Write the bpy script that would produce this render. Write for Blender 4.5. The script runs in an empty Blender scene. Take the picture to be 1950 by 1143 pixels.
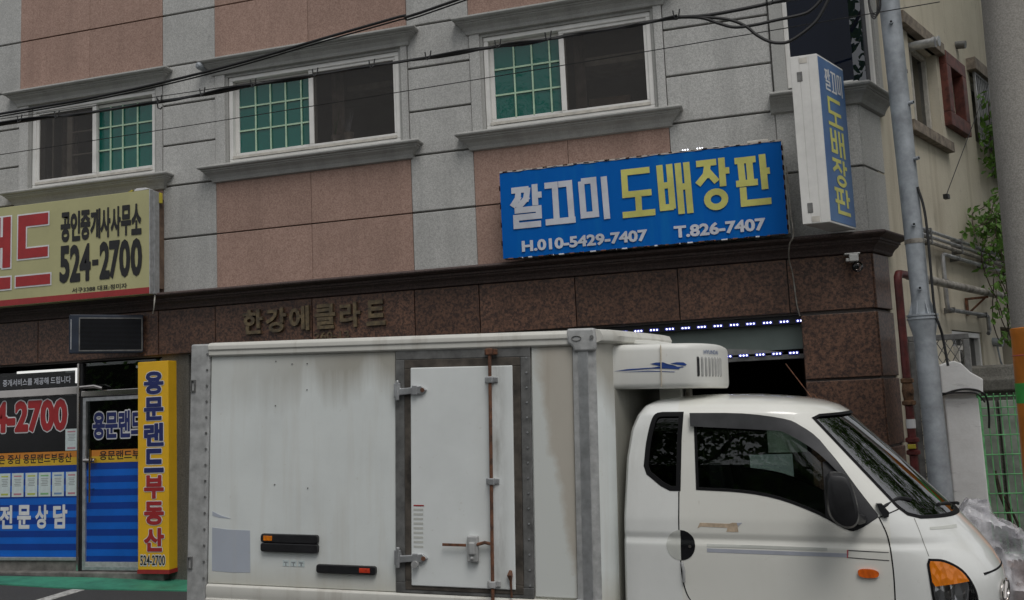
import bpy, bmesh, math, random
import numpy as np
from mathutils import Vector, Matrix
random.seed(7)
S = bpy.context.scene
COL = S.collection
R = math.radians

# ---------------------------------------------------------------- camera, sky, sun, exposure
def camera():
    yaw, pitch, roll = R(-16.1475), R(6.2737), R(-2.549)
    cy, sy, cp, sp, cr, sr = math.cos(yaw), math.sin(yaw), math.cos(pitch), math.sin(pitch), math.cos(roll), math.sin(roll)
    fwd = Vector((sy*cp, cy*cp, sp)); right = Vector((cy, -sy, 0)); up = right.cross(fwd)
    r2 = right*cr + up*sr; u2 = up*cr - right*sr
    cam = bpy.data.cameras.new('camera'); cam.sensor_width = 36; cam.lens = 1787.25/1950*36
    cam.clip_start = 0.05; cam.clip_end = 2000
    o = bpy.data.objects.new('camera', cam); COL.objects.link(o)
    m = Matrix((r2, u2, -fwd)).transposed().to_4x4(); m.translation = Vector((0, 0, 1.8))
    o.matrix_world = m; S.camera = o
camera()
SUN_EL, SUN_AZ = R(58), R(146)      # high sun behind thick cloud, from behind the camera's right shoulder
w = bpy.data.worlds.new('World'); S.world = w; w.use_nodes = True
nt = w.node_tree; bg = nt.nodes['Background']
sky = nt.nodes.new('ShaderNodeTexSky'); sky.sky_type = 'NISHITA'; sky.sun_disc = False
sky.sun_elevation = SUN_EL; sky.sun_rotation = SUN_AZ; sky.dust_density = 4.0; sky.air_density = 1.0; sky.ozone_density = 1.0
hs = nt.nodes.new('ShaderNodeHueSaturation'); hs.inputs['Saturation'].default_value = 0.22
nt.links.new(sky.outputs[0], hs.inputs['Color']); ov = nt.nodes.new('ShaderNodeMix'); ov.data_type = 'RGBA'; ov.inputs[0].default_value = 0.55; ov.inputs[7].default_value = (8.2, 8.4, 8.7, 1)   # even cloud layer
nt.links.new(hs.outputs[0], ov.inputs[6]); nt.links.new(ov.outputs[2], bg.inputs[0]); bg.inputs[1].default_value = 0.09
sun = bpy.data.lights.new('sun', 'SUN'); sun.energy = 1.3; sun.angle = R(28); sun.color = (1, 0.97, 0.93)
so = bpy.data.objects.new('sun', sun); COL.objects.link(so)
sd = Vector((math.sin(SUN_AZ)*math.cos(SUN_EL), math.cos(SUN_AZ)*math.cos(SUN_EL), math.sin(SUN_EL)))
so.rotation_euler = sd.to_track_quat('Z', 'Y').to_euler(); so.location = (-4, -6, 20)
vs = S.view_settings; vs.view_transform = 'Standard'; vs.look = 'None'; vs.gamma = 1; vs.use_curve_mapping = False
vs.exposure = -0.17
S.cycles.use_denoising = True
S.cycles.max_bounces = 8; S.cycles.transparent_max_bounces = 16

# ---------------------------------------------------------------- materials
MATS = {}
def hexlin(r, g, b):
    f = lambda c: (c/255/12.92) if c/255 <= .04045 else ((c/255+.055)/1.055)**2.4
    return (f(r), f(g), f(b), 1)
class NT:
    def __init__(s, name):
        s.m = bpy.data.materials.new(name); s.m.use_nodes = True; s.t = s.m.node_tree
        s.b = s.t.nodes['Principled BSDF']; s.out = s.t.nodes['Material Output']
        s.tc = s.t.nodes.new('ShaderNodeTexCoord'); MATS[name] = s.m
    def n(s, typ, **kw):
        x = s.t.nodes.new(typ)
        for k, v in kw.items(): setattr(x, k, v)
        return x
    def l(s, a, b): s.t.links.new(a, b)
    def coord(s, scale=(1, 1, 1), kind='Object'):
        mp = s.n('ShaderNodeMapping'); mp.inputs['Scale'].default_value = scale
        s.l(s.tc.outputs[kind], mp.inputs[0]); return mp.outputs[0]
    def noise(s, sc, detail=4, rough=.6, vec=None, dist=0):
        x = s.n('ShaderNodeTexNoise'); x.inputs['Scale'].default_value = sc; x.inputs['Detail'].default_value = detail
        x.inputs['Roughness'].default_value = rough; x.inputs['Distortion'].default_value = dist
        s.l(vec if vec is not None else s.tc.outputs['Object'], x.inputs['Vector']); return x.outputs[0]
    def ramp(s, fac, p0, p1, c0=(0, 0, 0, 1), c1=(1, 1, 1, 1)):
        x = s.n('ShaderNodeValToRGB'); e = x.color_ramp.elements
        e[0].position, e[1].position, e[0].color, e[1].color = p0, p1, c0, c1
        s.l(fac, x.inputs[0]); return x.outputs[0]
    def mix(s, fac, a, b, mode='MIX'):
        x = s.n('ShaderNodeMix', data_type='RGBA', blend_type=mode)
        for val, i in ((fac, 0), (a, 6), (b, 7)):
            if hasattr(val, 'links'): s.l(val, x.inputs[i])
            elif i == 0: x.inputs[0].default_value = val
            else: x.inputs[i].default_value = val if len(val) == 4 else (*val, 1)
        return x.outputs[2]
    def math(s, op, a, b=0.5, c=None):
        x = s.n('ShaderNodeMath', operation=op)
        for i, v in enumerate((a, b, c)):
            if v is None: continue
            if hasattr(v, 'links'): s.l(v, x.inputs[i])
            else: x.inputs[i].default_value = v
        return x.outputs[0]
    def color(s, c):
        if hasattr(c, 'links'): s.l(c, s.b.inputs['Base Color'])
        else: s.b.inputs['Base Color'].default_value = c if len(c) == 4 else (*c, 1)
    def rough(s, r):
        if hasattr(r, 'links'): s.l(r, s.b.inputs['Roughness'])
        else: s.b.inputs['Roughness'].default_value = r
    def bump(s, h, strength=.3, dist=.01):
        x = s.n('ShaderNodeBump'); x.inputs['Strength'].default_value = strength; x.inputs['Distance'].default_value = dist
        s.l(h, x.inputs['Height']); s.l(x.outputs[0], s.b.inputs['Normal'])
    def set(s, **kw):
        for k, v in kw.items(): s.b.inputs[k.replace('_', ' ')].default_value = v
        return s
def plain(name, c, rough=.5, metal=0, var=.12, vscale=9, bump=.0, bscale=60, spec=.5, c2=None):
    t = NT(name); c = tuple(c[:3]); c2 = c2 or tuple(x*(1-var*2.2) for x in c); hi = tuple(min(1, x*(1+var*.5)) for x in c)
    nz = t.noise(vscale, 5, .62)
    t.color(t.ramp(nz, .32, .66, (*c2, 1), (*hi, 1)))
    t.rough(rough); t.set(Metallic=metal, Specular_IOR_Level=spec)
    if bump: t.bump(t.noise(bscale, 3, .6), bump, .004)
    return t.m
def stone(name, base, dark, light, grain=150, blot=2.2, rough=.8, bump=.5, fine=.5, var=.1, spec=.3, streak=.25):
    """granite: fine mineral grain, broad clouding, rain streaks, each slab a little different"""
    t = NT(name)
    g = t.noise(grain, 2, .7); g2 = t.noise(grain*.33, 3, .7)
    col = t.mix(t.ramp(g, .38, .62), (*dark, 1), (*light, 1))
    col = t.mix(fine, col, (*base, 1))
    col = t.mix(t.math('MULTIPLY', t.ramp(g2, .56, .7), .55), col, (*dark, 1))
    b = t.noise(blot, 5, .65)
    col = t.mix(t.math('MULTIPLY', t.ramp(b, .42, .74), .35), col, tuple(x*.62 for x in base))
    st = t.noise(1.0, 6, .62, t.coord((5, 5, .35)))
    col = t.mix(t.math('MULTIPLY', t.ramp(st, .5, .75), streak), col, tuple(x*.55 for x in base))
    oi = t.n('ShaderNodeObjectInfo'); v = t.math('MULTIPLY_ADD', oi.outputs['Random'], var, 1-var/2)
    x = t.n('ShaderNodeHueSaturation'); t.l(v, x.inputs['Value']); t.l(col, x.inputs['Color']); col = x.outputs[0]
    t.color(col); t.rough(rough); t.set(Specular_IOR_Level=spec); t.bump(g, bump, .004); return t.m
stone('grey_granite', (.47, .468, .45), (.29, .29, .28), (.62, .615, .595), grain=95, fine=.45, var=.18, streak=.4)
stone('pink_granite', (.355, .235, .188), (.22, .135, .107), (.475, .33, .275), grain=75, fine=.5, var=.2, streak=.4)
stone('moulding_stone', (.39, .39, .37), (.27, .27, .26), (.48, .475, .46), grain=120, fine=.6, bump=.25, streak=.5)
stone('brown_granite', (.092, .051, .039), (.032, .021, .019), (.20, .105, .066), grain=38, blot=6, rough=.42, bump=.12, fine=.22, var=.3, spec=.4, streak=.35)
stone('cornice_granite', (.075, .052, .048), (.035, .028, .028), (.13, .095, .085), grain=60, rough=.62, bump=.2, var=.1, streak=.5)
stone('mortar', (.45, .43, .40), (.3, .29, .28), (.5, .49, .47), grain=90, var=0)
stone('wall_core', (.16, .14, .13), (.1, .09, .09), (.2, .19, .18), grain=90, var=0)
stone('concrete', (.33, .31, .28), (.2, .19, .17), (.42, .40, .37), grain=80, blot=3, streak=.5, var=0)
stone('dark_concrete', (.13, .125, .11), (.06, .058, .05), (.2, .19, .17), grain=60, blot=3, streak=.8, var=0)
stone('asphalt', (.055, .055, .057), (.03, .03, .03), (.10, .10, .10), grain=130, blot=.6, rough=.9, bump=.6, streak=0, var=0)
def plaster():
    t = NT('beige_plaster'); n1 = t.noise(1.1, 6, .65); st = t.noise(1, 6, .65, t.coord((4, 4, .22)))
    col = t.mix(t.ramp(n1, .35, .7), (.63, .58, .47, 1), (.54, .49, .39, 1))
    col = t.mix(t.math('MULTIPLY', t.ramp(st, .5, .72), .55), col, (.33, .28, .20, 1))
    sp = t.noise(7, 6, .7); col = t.mix(t.math('MULTIPLY', t.ramp(sp, .60, .72), .35), col, (.24, .21, .17, 1))
    t.color(col); t.rough(.9); t.set(Specular_IOR_Level=.2); t.bump(t.noise(45, 4, .6), .5, .008)
plaster()
def whitewash():
    t = NT('whitewash'); n1 = t.noise(3, 6, .7); st = t.noise(1, 6, .7, t.coord((3, 3, 14)))
    col = t.mix(t.ramp(n1, .35, .75), (.86, .86, .85, 1), (.70, .69, .67, 1))
    col = t.mix(t.math('MULTIPLY', t.ramp(st, .62, .7), .5), col, (.3, .29, .28, 1))
    t.color(col); t.rough(.85); t.bump(t.noise(9, 5, .6), .3, .015)
whitewash()
plain('white_pvc', (.74, .73, .70), .35, var=.06, vscale=5)
plain('old_pvc', (.58, .55, .49), .5, var=.12, vscale=14)
plain('green_bar', (.45, .62, .45), .5, var=.1)
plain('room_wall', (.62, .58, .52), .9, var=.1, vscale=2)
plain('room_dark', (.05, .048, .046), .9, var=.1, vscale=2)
plain('curtain', (.42, .36, .32), .9, var=.25, vscale=8)
plain('aluminium', (.55, .56, .57), .42, .75, var=.12, vscale=16, bump=.05)
plain('dull_aluminium', (.47, .475, .47), .55, .2, var=.16, vscale=12, bump=.1)
plain('steel_grey', (.20, .20, .195), .55, .35, var=.22, vscale=10, bump=.1)
plain('chrome', (.62, .58, .55), .12, 1, var=.05, vscale=4)
plain('black_plastic', (.018, .018, .020), .42, var=.2)
plain('black_rubber', (.010, .010, .011), .7, var=.1, spec=.15)
plain('black_gloss', (.010, .010, .012), .12, var=.05)
plain('smoked_plastic', (.045, .045, .048), .3, var=.15)
plain('navy_paint', (.015, .024, .045), .5, var=.15)
plain('cable_black', (.012, .012, .013), .55, var=.1)
plain('letter_white', (.74, .74, .75), .5, var=.08, vscale=3)
plain('letter_grey_white', (.58, .60, .66), .5, var=.1, vscale=3)
plain('letter_yellow', (.62, .60, .16), .5, var=.12, vscale=3)
plain('letter_red', (.38, .022, .025), .5, var=.08)
plain('letter_navy', (.015, .025, .14), .5, var=.08)
plain('letter_black', (.012, .012, .013), .5, var=.08)
plain('sign_cream', (.47, .45, .23), .45, var=.06, vscale=1.5)
plain('sign_red', (.33, .025, .025), .45, var=.06)
plain('column_yellow', (.84, .48, .015), .42, var=.07, vscale=2)
plain('column_amber', (.55, .30, .02), .42, var=.08, vscale=2)
plain('band_orange', (.62, .23, .03), .4, var=.05)
plain('band_yellow', (.66, .42, .03), .4, var=.05)
plain('film_blue', (.003, .13, .60), .35, var=.08, vscale=2)
plain('film_navy', (.003, .045, .30), .35, var=.08, vscale=2)
plain('film_black', (.012, .012, .013), .25, var=.1)
plain('poster_pale', (.42, .50, .42), .6, var=.2, vscale=6)
plain('paper', (.62, .70, .70), .7, var=.06, vscale=20)
plain('print_grey', (.3, .33, .34), .7)
plain('print_pink', (.55, .25, .3), .7); plain('print_green', (.25, .5, .25), .7); plain('print_lime', (.5, .55, .1), .7); plain('print_blue', (.2, .33, .55), .7)
plain('brass', (.20, .15, .085), .5, .5, var=.35, vscale=16, c2=(.07, .058, .045))
plain('red_pipe', (.13, .022, .02), .5, var=.25, vscale=12)
plain('rust', (.17, .07, .035), .8, var=.5, vscale=22, c2=(.05, .028, .02), bump=.4, bscale=90)
plain('brown_valve', (.20, .11, .06), .6, .3, var=.4, vscale=20)
plain('yellow_tag', (.6, .5, .05), .5)
plain('galvanised', (.36, .39, .42), .55, .15, var=.16, vscale=7, bump=.12, bscale=30)
plain('pipe_grey', (.42, .42, .42), .45, .4, var=.25, vscale=8)
plain('pipe_stained', (.36, .34, .30), .6, .2, var=.4, vscale=9, c2=(.13, .11, .09))
plain('orange_wrap', (.74, .24, .03), .5, var=.12, vscale=4)
plain('green_paint', (.05, .28, .17), .6, var=.18, vscale=4, c2=(.03, .16, .10))
plain('fence_green', (.16, .48, .20), .5, var=.2)
plain('wrap_green', (.06, .42, .08), .5, var=.1)
plain('line_white', (.55, .55, .53), .8, var=.25, vscale=20)
plain('wood_brown', (.20, .13, .09), .7, var=.3, vscale=6)
plain('lintel_stone', (.30, .25, .20), .85, var=.25, vscale=9, bump=.4)
plain('red_wood', (.16, .045, .032), .6, var=.3, vscale=8, bump=.3)
plain('soffit_green', (.17, .21, .19), .6, var=.1, vscale=2)
plain('board_green', (.30, .34, .29), .7, var=.25, vscale=3)
plain('awning_grey', (.30, .30, .29), .7, var=.2, vscale=5)
plain('seat_black', (.05, .05, .052), .75, var=.2, vscale=30, bump=.3)
plain('dash_grey', (.14, .14, .142), .7, var=.15)
plain('slot_shadow', (.42, .42, .41), .6)
plain('unit_text', (.16, .21, .36), .5)
plain('rust_stain', (.62, .55, .44), .6, var=.2)
plain('seam_grey', (.30, .30, .28), .6)
plain('fan_grey', (.20, .20, .21), .6)
plain('gasket', (.10, .085, .07), .7, .1, var=.35, vscale=8)
plain('tyre', (.018, .018, .018), .85, var=.2)
plain('chassis', (.03, .03, .03), .8)
plain('terracotta', (.55, .50, .45), .8)
plain('bark', (.10, .075, .055), .9, var=.3, vscale=20)
plain('bundle_brown', (.26, .12, .06), .8, var=.3, vscale=5); plain('bundle_grey', (.10, .10, .11), .8, var=.3, vscale=5)
plain('step_concrete', (.20, .19, .175), .9, var=.25, vscale=6, bump=.4)
plain('camera_white', (.6, .6, .58), .4)
def leafmat(name, a, b):
    t = NT(name); oi = t.noise(9, 3, .6)
    t.color(t.ramp(oi, .3, .7, (*a, 1), (*b, 1))); t.rough(.5); t.set(Specular_IOR_Level=.3)
    tr = t.n('ShaderNodeBsdfTranslucent'); tr.inputs[0].default_value = (*[x*1.2 for x in b], 1)
    mx = t.n('ShaderNodeMixShader'); mx.inputs[0].default_value = .25
    t.l(t.b.outputs[0], mx.inputs[1]); t.l(tr.outputs[0], mx.inputs[2]); t.l(mx.outputs[0], t.out.inputs[0])
leafmat('leaf', (.05, .12, .022), (.14, .26, .05)); leafmat('weed_leaf', (.03, .085, .02), (.08, .18, .04))
plain('hedge_core', (.012, .02, .008), .9)
def glass(name, tint, ior=1.5, haze=0.0, hazecol=(.3, .3, .3), rough=0.0):
    t = NT(name); t.t.nodes.remove(t.b)
    tr = t.n('ShaderNodeBsdfTransparent'); tr.inputs[0].default_value = (*tint, 1)
    gl = t.n('ShaderNodeBsdfGlossy'); gl.inputs['Roughness'].default_value = rough; gl.inputs[0].default_value = (1, 1, 1, 1)
    fr = t.n('ShaderNodeFresnel'); fr.inputs[0].default_value = ior
    base = tr.outputs[0]
    if name == 'green_glass':                   # old float glass is never quite flat
        bp = t.n('ShaderNodeBump'); bp.inputs['Strength'].default_value = .35; bp.inputs['Distance'].default_value = .03
        t.l(t.noise(5, 3, .55, dist=.6), bp.inputs['Height']); t.l(bp.outputs[0], gl.inputs['Normal'])
    if haze:
        df = t.n('ShaderNodeBsdfDiffuse'); df.inputs[0].default_value = (*hazecol, 1)
        hm = t.n('ShaderNodeMixShader'); hm.inputs[0].default_value = haze
        t.l(base, hm.inputs[1]); t.l(df.outputs[0], hm.inputs[2]); base = hm.outputs[0]
    mx = t.n('ShaderNodeMixShader'); t.l(fr.outputs[0], mx.inputs[0]); t.l(base, mx.inputs[1]); t.l(gl.outputs[0], mx.inputs[2])
    t.l(mx.outputs[0], t.out.inputs[0]); return t.m
glass('green_glass', (.08, .42, .36), haze=.65, hazecol=(.003, .145, .115), ior=1.6)
glass('insect_screen', (.72, .70, .68), ior=1.2, haze=.13, hazecol=(.22, .21, .20), rough=.15)
glass('shop_glass', (.55, .58, .57), haze=.1, hazecol=(.02, .02, .02))
glass('navy_glass', (.12, .14, .19), haze=.55, hazecol=(.010, .016, .034), ior=1.28)
glass('car_glass', (.66, .70, .68))
glass('screen_glass', (.50, .54, .52), ior=3.0)
glass('tint_glass', (.10, .115, .115))
glass('clear_lens', (.9, .9, .9))
glass('lamp_glass', (.85, .85, .85))
def amber(name, c):
    t = NT(name); t.color((*c, 1)); t.rough(.12); v = t.n('ShaderNodeTexVoronoi'); v.inputs['Scale'].default_value = 38
    t.l(t.coord((1, 1, .5)), v.inputs[0]); t.bump(v.outputs[0], .8, .01); t.set(Coat_Weight=.5)
amber('amber_lens', (.72, .20, .01)); amber('signal_orange', (.72, .13, .01)); amber('red_lens', (.6, .05, .02))
def emit(name, c, st):
    t = NT(name); t.set(Emission_Strength=st); t.b.inputs['Emission Color'].default_value = (*c, 1); t.color((*c, 1))
emit('led_white', (.9, .92, 1), 3.2); emit('led_blue', (.05, .06, .4), .35); emit('tube_light', (1, 1, .97), .5)
def truck_white(name, stain=0, base=(.72, .73, .70), streak=.5, rough=.35, coat=.0, warm=(.50, .46, .38)):
    """white paint; stain = rain-run dirt as it hangs from the top rail and gathers in vertical runs"""
    t = NT(name); n1 = t.noise(2.3, 5, .6)
    col = t.mix(t.ramp(n1, .4, .75), (*base, 1), tuple(x*.9 for x in base))
    st = t.noise(1, 6, .65, t.coord((7, 7, .5)))
    col = t.mix(t.math('MULTIPLY', t.ramp(st, .52, .75), streak), col, (*warm, 1))
    if stain:
        sx = t.n('ShaderNodeSeparateXYZ'); t.l(t.tc.outputs['Object'], sx.inputs[0])
        nz = t.noise(1, 5, .6, t.coord((4.2, 1, .35))); edge = t.math('MULTIPLY_ADD', nz, -.75, 2.42)
        hang = t.n('ShaderNodeMapRange'); t.l(t.math('SUBTRACT', sx.outputs[2], edge), hang.inputs[0]); hang.inputs[1].default_value = -.10; hang.inputs[2].default_value = .16
        ru = t.n('ShaderNodeMapRange'); t.l(sx.outputs[0], ru.inputs[0]); ru.inputs[1].default_value = -2.1; ru.inputs[2].default_value = -1.3
        f = t.math('MULTIPLY', hang.outputs[0], t.math('MULTIPLY_ADD', ru.outputs[0], .55, .2))
        col = t.mix(f, col, (.31, .28, .22, 1))
        low = t.n('ShaderNodeMapRange'); t.l(sx.outputs[2], low.inputs[0]); low.inputs[1].default_value = 1.0; low.inputs[2].default_value = .82
        col = t.mix(t.math('MULTIPLY', low.outputs[0], .45), col, (.45, .40, .28, 1))
    if name == 'front_white':                   # a clean wedge is left where the rain does not run
        sx = t.n('ShaderNodeSeparateXYZ'); t.l(t.tc.outputs['Object'], sx.inputs[0])
        b_ = t.math('MULTIPLY_ADD', sx.outputs[2], .16, -.345); f_ = t.n('ShaderNodeMapRange'); t.l(t.math('ADD', t.math('ADD', sx.outputs[0], b_), t.math('MULTIPLY_ADD', t.noise(5, 4, .6), .16, -.08)), f_.inputs[0]); f_.inputs[1].default_value = -.035; f_.inputs[2].default_value = .025
        col = t.mix(f_.outputs[0], (.66, .68, .65, 1), col); col = t.mix(t.math('MULTIPLY', f_.outputs[0], .35), col, (.36, .30, .23, 1))
    if name == 'box_clean':                     # grease rubbed off along the lock bar
        sx = t.n('ShaderNodeSeparateXYZ'); t.l(t.tc.outputs['Object'], sx.inputs[0])
        dd = t.math('ABSOLUTE', t.math('SUBTRACT', sx.outputs[0], -.275)); gm = t.n('ShaderNodeMapRange'); t.l(dd, gm.inputs[0]); gm.inputs[1].default_value = .075; gm.inputs[2].default_value = .0
        col = t.mix(t.math('MULTIPLY', gm.outputs[0], t.math('MULTIPLY', t.ramp(t.noise(1, 5, .65, t.coord((9, 9, 2.2))), .38, .62), .6)), col, (.22, .21, .18, 1))
    if name == 'cab_white':                     # the door was resprayed in a warmer white
        sx = t.n('ShaderNodeSeparateXYZ'); t.l(t.tc.outputs['Object'], sx.inputs[0])
        dm = t.math('MULTIPLY', t.math('GREATER_THAN', sx.outputs[0], .803), t.math('LESS_THAN', sx.outputs[0], 1.93)); col = t.mix(t.math('MULTIPLY', dm, .6), col, (.76, .745, .67, 1))
    sp = t.noise(26, 5, .7); col = t.mix(t.math('MULTIPLY', t.ramp(sp, .64, .74), .3), col, (.42, .38, .30, 1))
    t.color(col); t.rough(rough); t.set(Coat_Weight=coat, Coat_Roughness=.06); t.bump(t.noise(3.5, 2, .5), .06, .02); return t.m
truck_white('box_white', 1, base=(.76, .795, .78), streak=.3, rough=.45)
truck_white('box_clean', 0, base=(.79, .82, .81), streak=.05, rough=.4)
truck_white('front_white', 0, base=(.60, .58, .52), streak=.75, rough=.5, warm=(.40, .34, .26))
truck_white('rail_white', 0, base=(.66, .65, .60), streak=.5, rough=.5, warm=(.32, .28, .22))
truck_white('cab_white', 0, base=(.80, .81, .785), streak=.16, rough=.28, coat=1.0)
truck_white('reefer_white', 0, base=(.76, .76, .72), streak=.12, rough=.4, warm=(.55, .42, .28))
truck_white('patch_blue', 0, base=(.46, .50, .57), streak=.15)
truck_white('shaded_grimy_front', 0, base=(.24, .235, .205), streak=.6, rough=.6, warm=(.12, .115, .10))  # dark base holds the shade between cab and box, with grime streaks
plain('decal_grey', (.42, .44, .50), .4, var=.06); plain('decal_beige', (.56, .44, .32), .5, var=.15, vscale=30); plain('decal_blue', (.02, .06, .26), .4, var=.1)
plain('decal_black', (.03, .03, .035), .4); plain('decal_red', (.55, .12, .14), .4); plain('decal_dull', (.56, .57, .53), .4, var=.05)
def sheet_plastic():
    t = NT('clear_sheet'); t.t.nodes.remove(t.b)
    tr = t.n('ShaderNodeBsdfTransparent'); tr.inputs[0].default_value = (.85, .85, .87, 1)
    df = t.n('ShaderNodeBsdfPrincipled'); df.inputs['Base Color'].default_value = (.74, .73, .76, 1); df.inputs['Roughness'].default_value = .13
    mx = t.n('ShaderNodeMixShader'); t.l(t.ramp(t.noise(7, 4, .6), .38, .66, (.25, .25, .25, 1), (.66, .66, .66, 1)), mx.inputs[0])
    t.l(tr.outputs[0], mx.inputs[1]); t.l(df.outputs[0], mx.inputs[2]); t.l(mx.outputs[0], t.out.inputs[0])
def facets():
    t = NT('lamp_reflector'); t.color((.80, .81, .82, 1)); t.set(Metallic=.55); t.rough(.14)
    v = t.n('ShaderNodeTexVoronoi'); v.inputs['Scale'].default_value = 17; t.l(t.coord((1, 1, .6)), v.inputs[0]); t.bump(v.outputs[0], 1.0, .03)
facets()
sheet_plastic()
def blue_sign():
    t = NT('sign_blue'); st = t.noise(1, 5, .6, t.coord((6, 1, .4)))
    col = t.mix(t.math('MULTIPLY', t.ramp(st, .5, .72), .35), (.0015, .11, .44, 1), (.012, .20, .46, 1))
    t.color(col); t.rough(.5); t.set(Specular_IOR_Level=.08); t.bump(t.noise(2.2, 2, .5), .25, .03)
    t = NT('sign_blue_faded'); t.color(t.mix(t.ramp(t.noise(2, 4, .6), .35, .7), (.06, .13, .30, 1), (.09, .19, .36, 1))); t.rough(.5)
blue_sign()
# ---------------------------------------------------------------- helpers
OFF = {}
def setp(o, label=None, cat=None, group=None, kind=None):
    for k, v in (('label', label), ('category', cat), ('group', group), ('kind', kind)):
        if v: o[k] = v
    return o
def thing(name, label, cat, loc=(0, 0, 0), group=None, rot=None):
    o = bpy.data.objects.new(name, None); COL.objects.link(o); o.location = loc; o.empty_display_size = .2
    if rot: o.rotation_euler = rot; OFF[o.name] = Vector((0, 0, 0))
    else: OFF[o.name] = Vector(loc)
    return setp(o, label, cat, group)
def part_empty(name, parent):
    o = bpy.data.objects.new(name, None); COL.objects.link(o); o.parent = parent; o.empty_display_size = .1
    OFF[o.name] = OFF[parent.name]; return o
class MB:
    def __init__(s): s.v = []; s.f = []
    def add(s, vs, fs):
        b = len(s.v); s.v += [tuple(p) for p in vs]; s.f += [tuple(i+b for i in f) for f in fs]; return s
    def box(s, x0, x1, y0, y1, z0, z1, fn=None):
        vs = [(x, y, z) for x in (x0, x1) for y in (y0, y1) for z in (z0, z1)]
        if fn: vs = [fn(*p) for p in vs]
        return s.add(vs, [(0, 1, 3, 2), (4, 6, 7, 5), (0, 4, 5, 1), (2, 3, 7, 6), (0, 2, 6, 4), (1, 5, 7, 3)])
    def prism(s, poly, d0, d1, fn):
        """poly of (a,b); fn(a,b,d) gives the point; d0 the near face"""
        n = len(poly)
        s.add([fn(a, b, d0) for a, b in poly]+[fn(a, b, d1) for a, b in poly],
              [tuple(range(n)), tuple(range(2*n-1, n-1, -1))]+[(i, i+n, (i+1) % n+n, (i+1) % n) for i in range(n)])
        return s
    def loops(s, L, cap=True, closed=True):
        n = len(L[0]); fs = []
        for k in range(len(L)-1):
            for i in range(n if closed else n-1):
                j = (i+1) % n; fs.append((k*n+i, k*n+j, (k+1)*n+j, (k+1)*n+i))
        if cap: fs += [tuple(range(n-1, -1, -1)), tuple(range((len(L)-1)*n, len(L)*n))]
        return s.add([p for l in L for p in l], fs)
    def tube(s, pts, r, n=8, cap=True):
        pts = [Vector(p) for p in pts]; L = []; prev = None
        for i, p in enumerate(pts):
            d = (pts[min(i+1, len(pts)-1)]-pts[max(i-1, 0)]).normalized()
            a = prev if prev is not None else (Vector((0, 0, 1)) if abs(d.z) < .9 else Vector((1, 0, 0)))
            x = (a-d*a.dot(d)).normalized(); prev = x; y = d.cross(x); rr = r[i] if isinstance(r, (list, tuple)) else r
            L.append([tuple(p+(x*math.cos(t)+y*math.sin(t))*rr) for t in (2*math.pi*k/n for k in range(n))])
        return s.loops(L, cap)
    def lathe(s, prof, cx, cy, n=20, lean=(0, 0)):
        return s.loops([[(cx+lean[0]*z+r*math.cos(2*math.pi*k/n), cy+lean[1]*z+r*math.sin(2*math.pi*k/n), z) for k in range(n)] for r, z in prof])
    def build(s, name, mat, parent=None, smooth=False, bevel=0, label=None, cat=None, group=None, kind=None, seg=2, ang=40):
        me = bpy.data.meshes.new(name)
        if parent is not None: off = OFF[parent.name]
        else:
            a = np.array(s.v); off = Vector(((a[:, 0].min()+a[:, 0].max())/2, (a[:, 1].min()+a[:, 1].max())/2, a[:, 2].min()))
        me.from_pydata([(p[0]-off[0], p[1]-off[1], p[2]-off[2]) for p in s.v], [], s.f)
        bm = bmesh.new(); bm.from_mesh(me); bmesh.ops.recalc_face_normals(bm, faces=bm.faces); bm.to_mesh(me); bm.free()
        me.materials.append(MATS[mat] if isinstance(mat, str) else mat)
        o = bpy.data.objects.new(name, me); COL.objects.link(o); o.parent = parent
        if parent is None: o.location = off
        OFF[o.name] = off
        if bevel:
            b = o.modifiers.new('bevel', 'BEVEL'); b.width = bevel; b.segments = seg; b.limit_method = 'ANGLE'; b.angle_limit = R(30)
        if smooth:
            me.polygons.foreach_set('use_smooth', [True]*len(me.polygons)); me.set_sharp_from_angle(angle=R(ang))
        return setp(o, label, cat, group, kind)
def resample(pts, n):
    """smooth curve (Catmull-Rom) through the points"""
    P = [np.array(p, float) for p in pts]; P = [2*P[0]-P[1]]+P+[2*P[-1]-P[-2]]; out = []
    for i in range(1, len(P)-2):
        for k in range(n):
            t = k/n
            out.append(.5*((2*P[i])+(-P[i-1]+P[i+1])*t+(2*P[i-1]-5*P[i]+4*P[i+1]-P[i+2])*t*t+(-P[i-1]+3*P[i]-3*P[i+1]+P[i+2])*t**3))
    out.append(P[-2]); return [tuple(p) for p in out]
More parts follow.
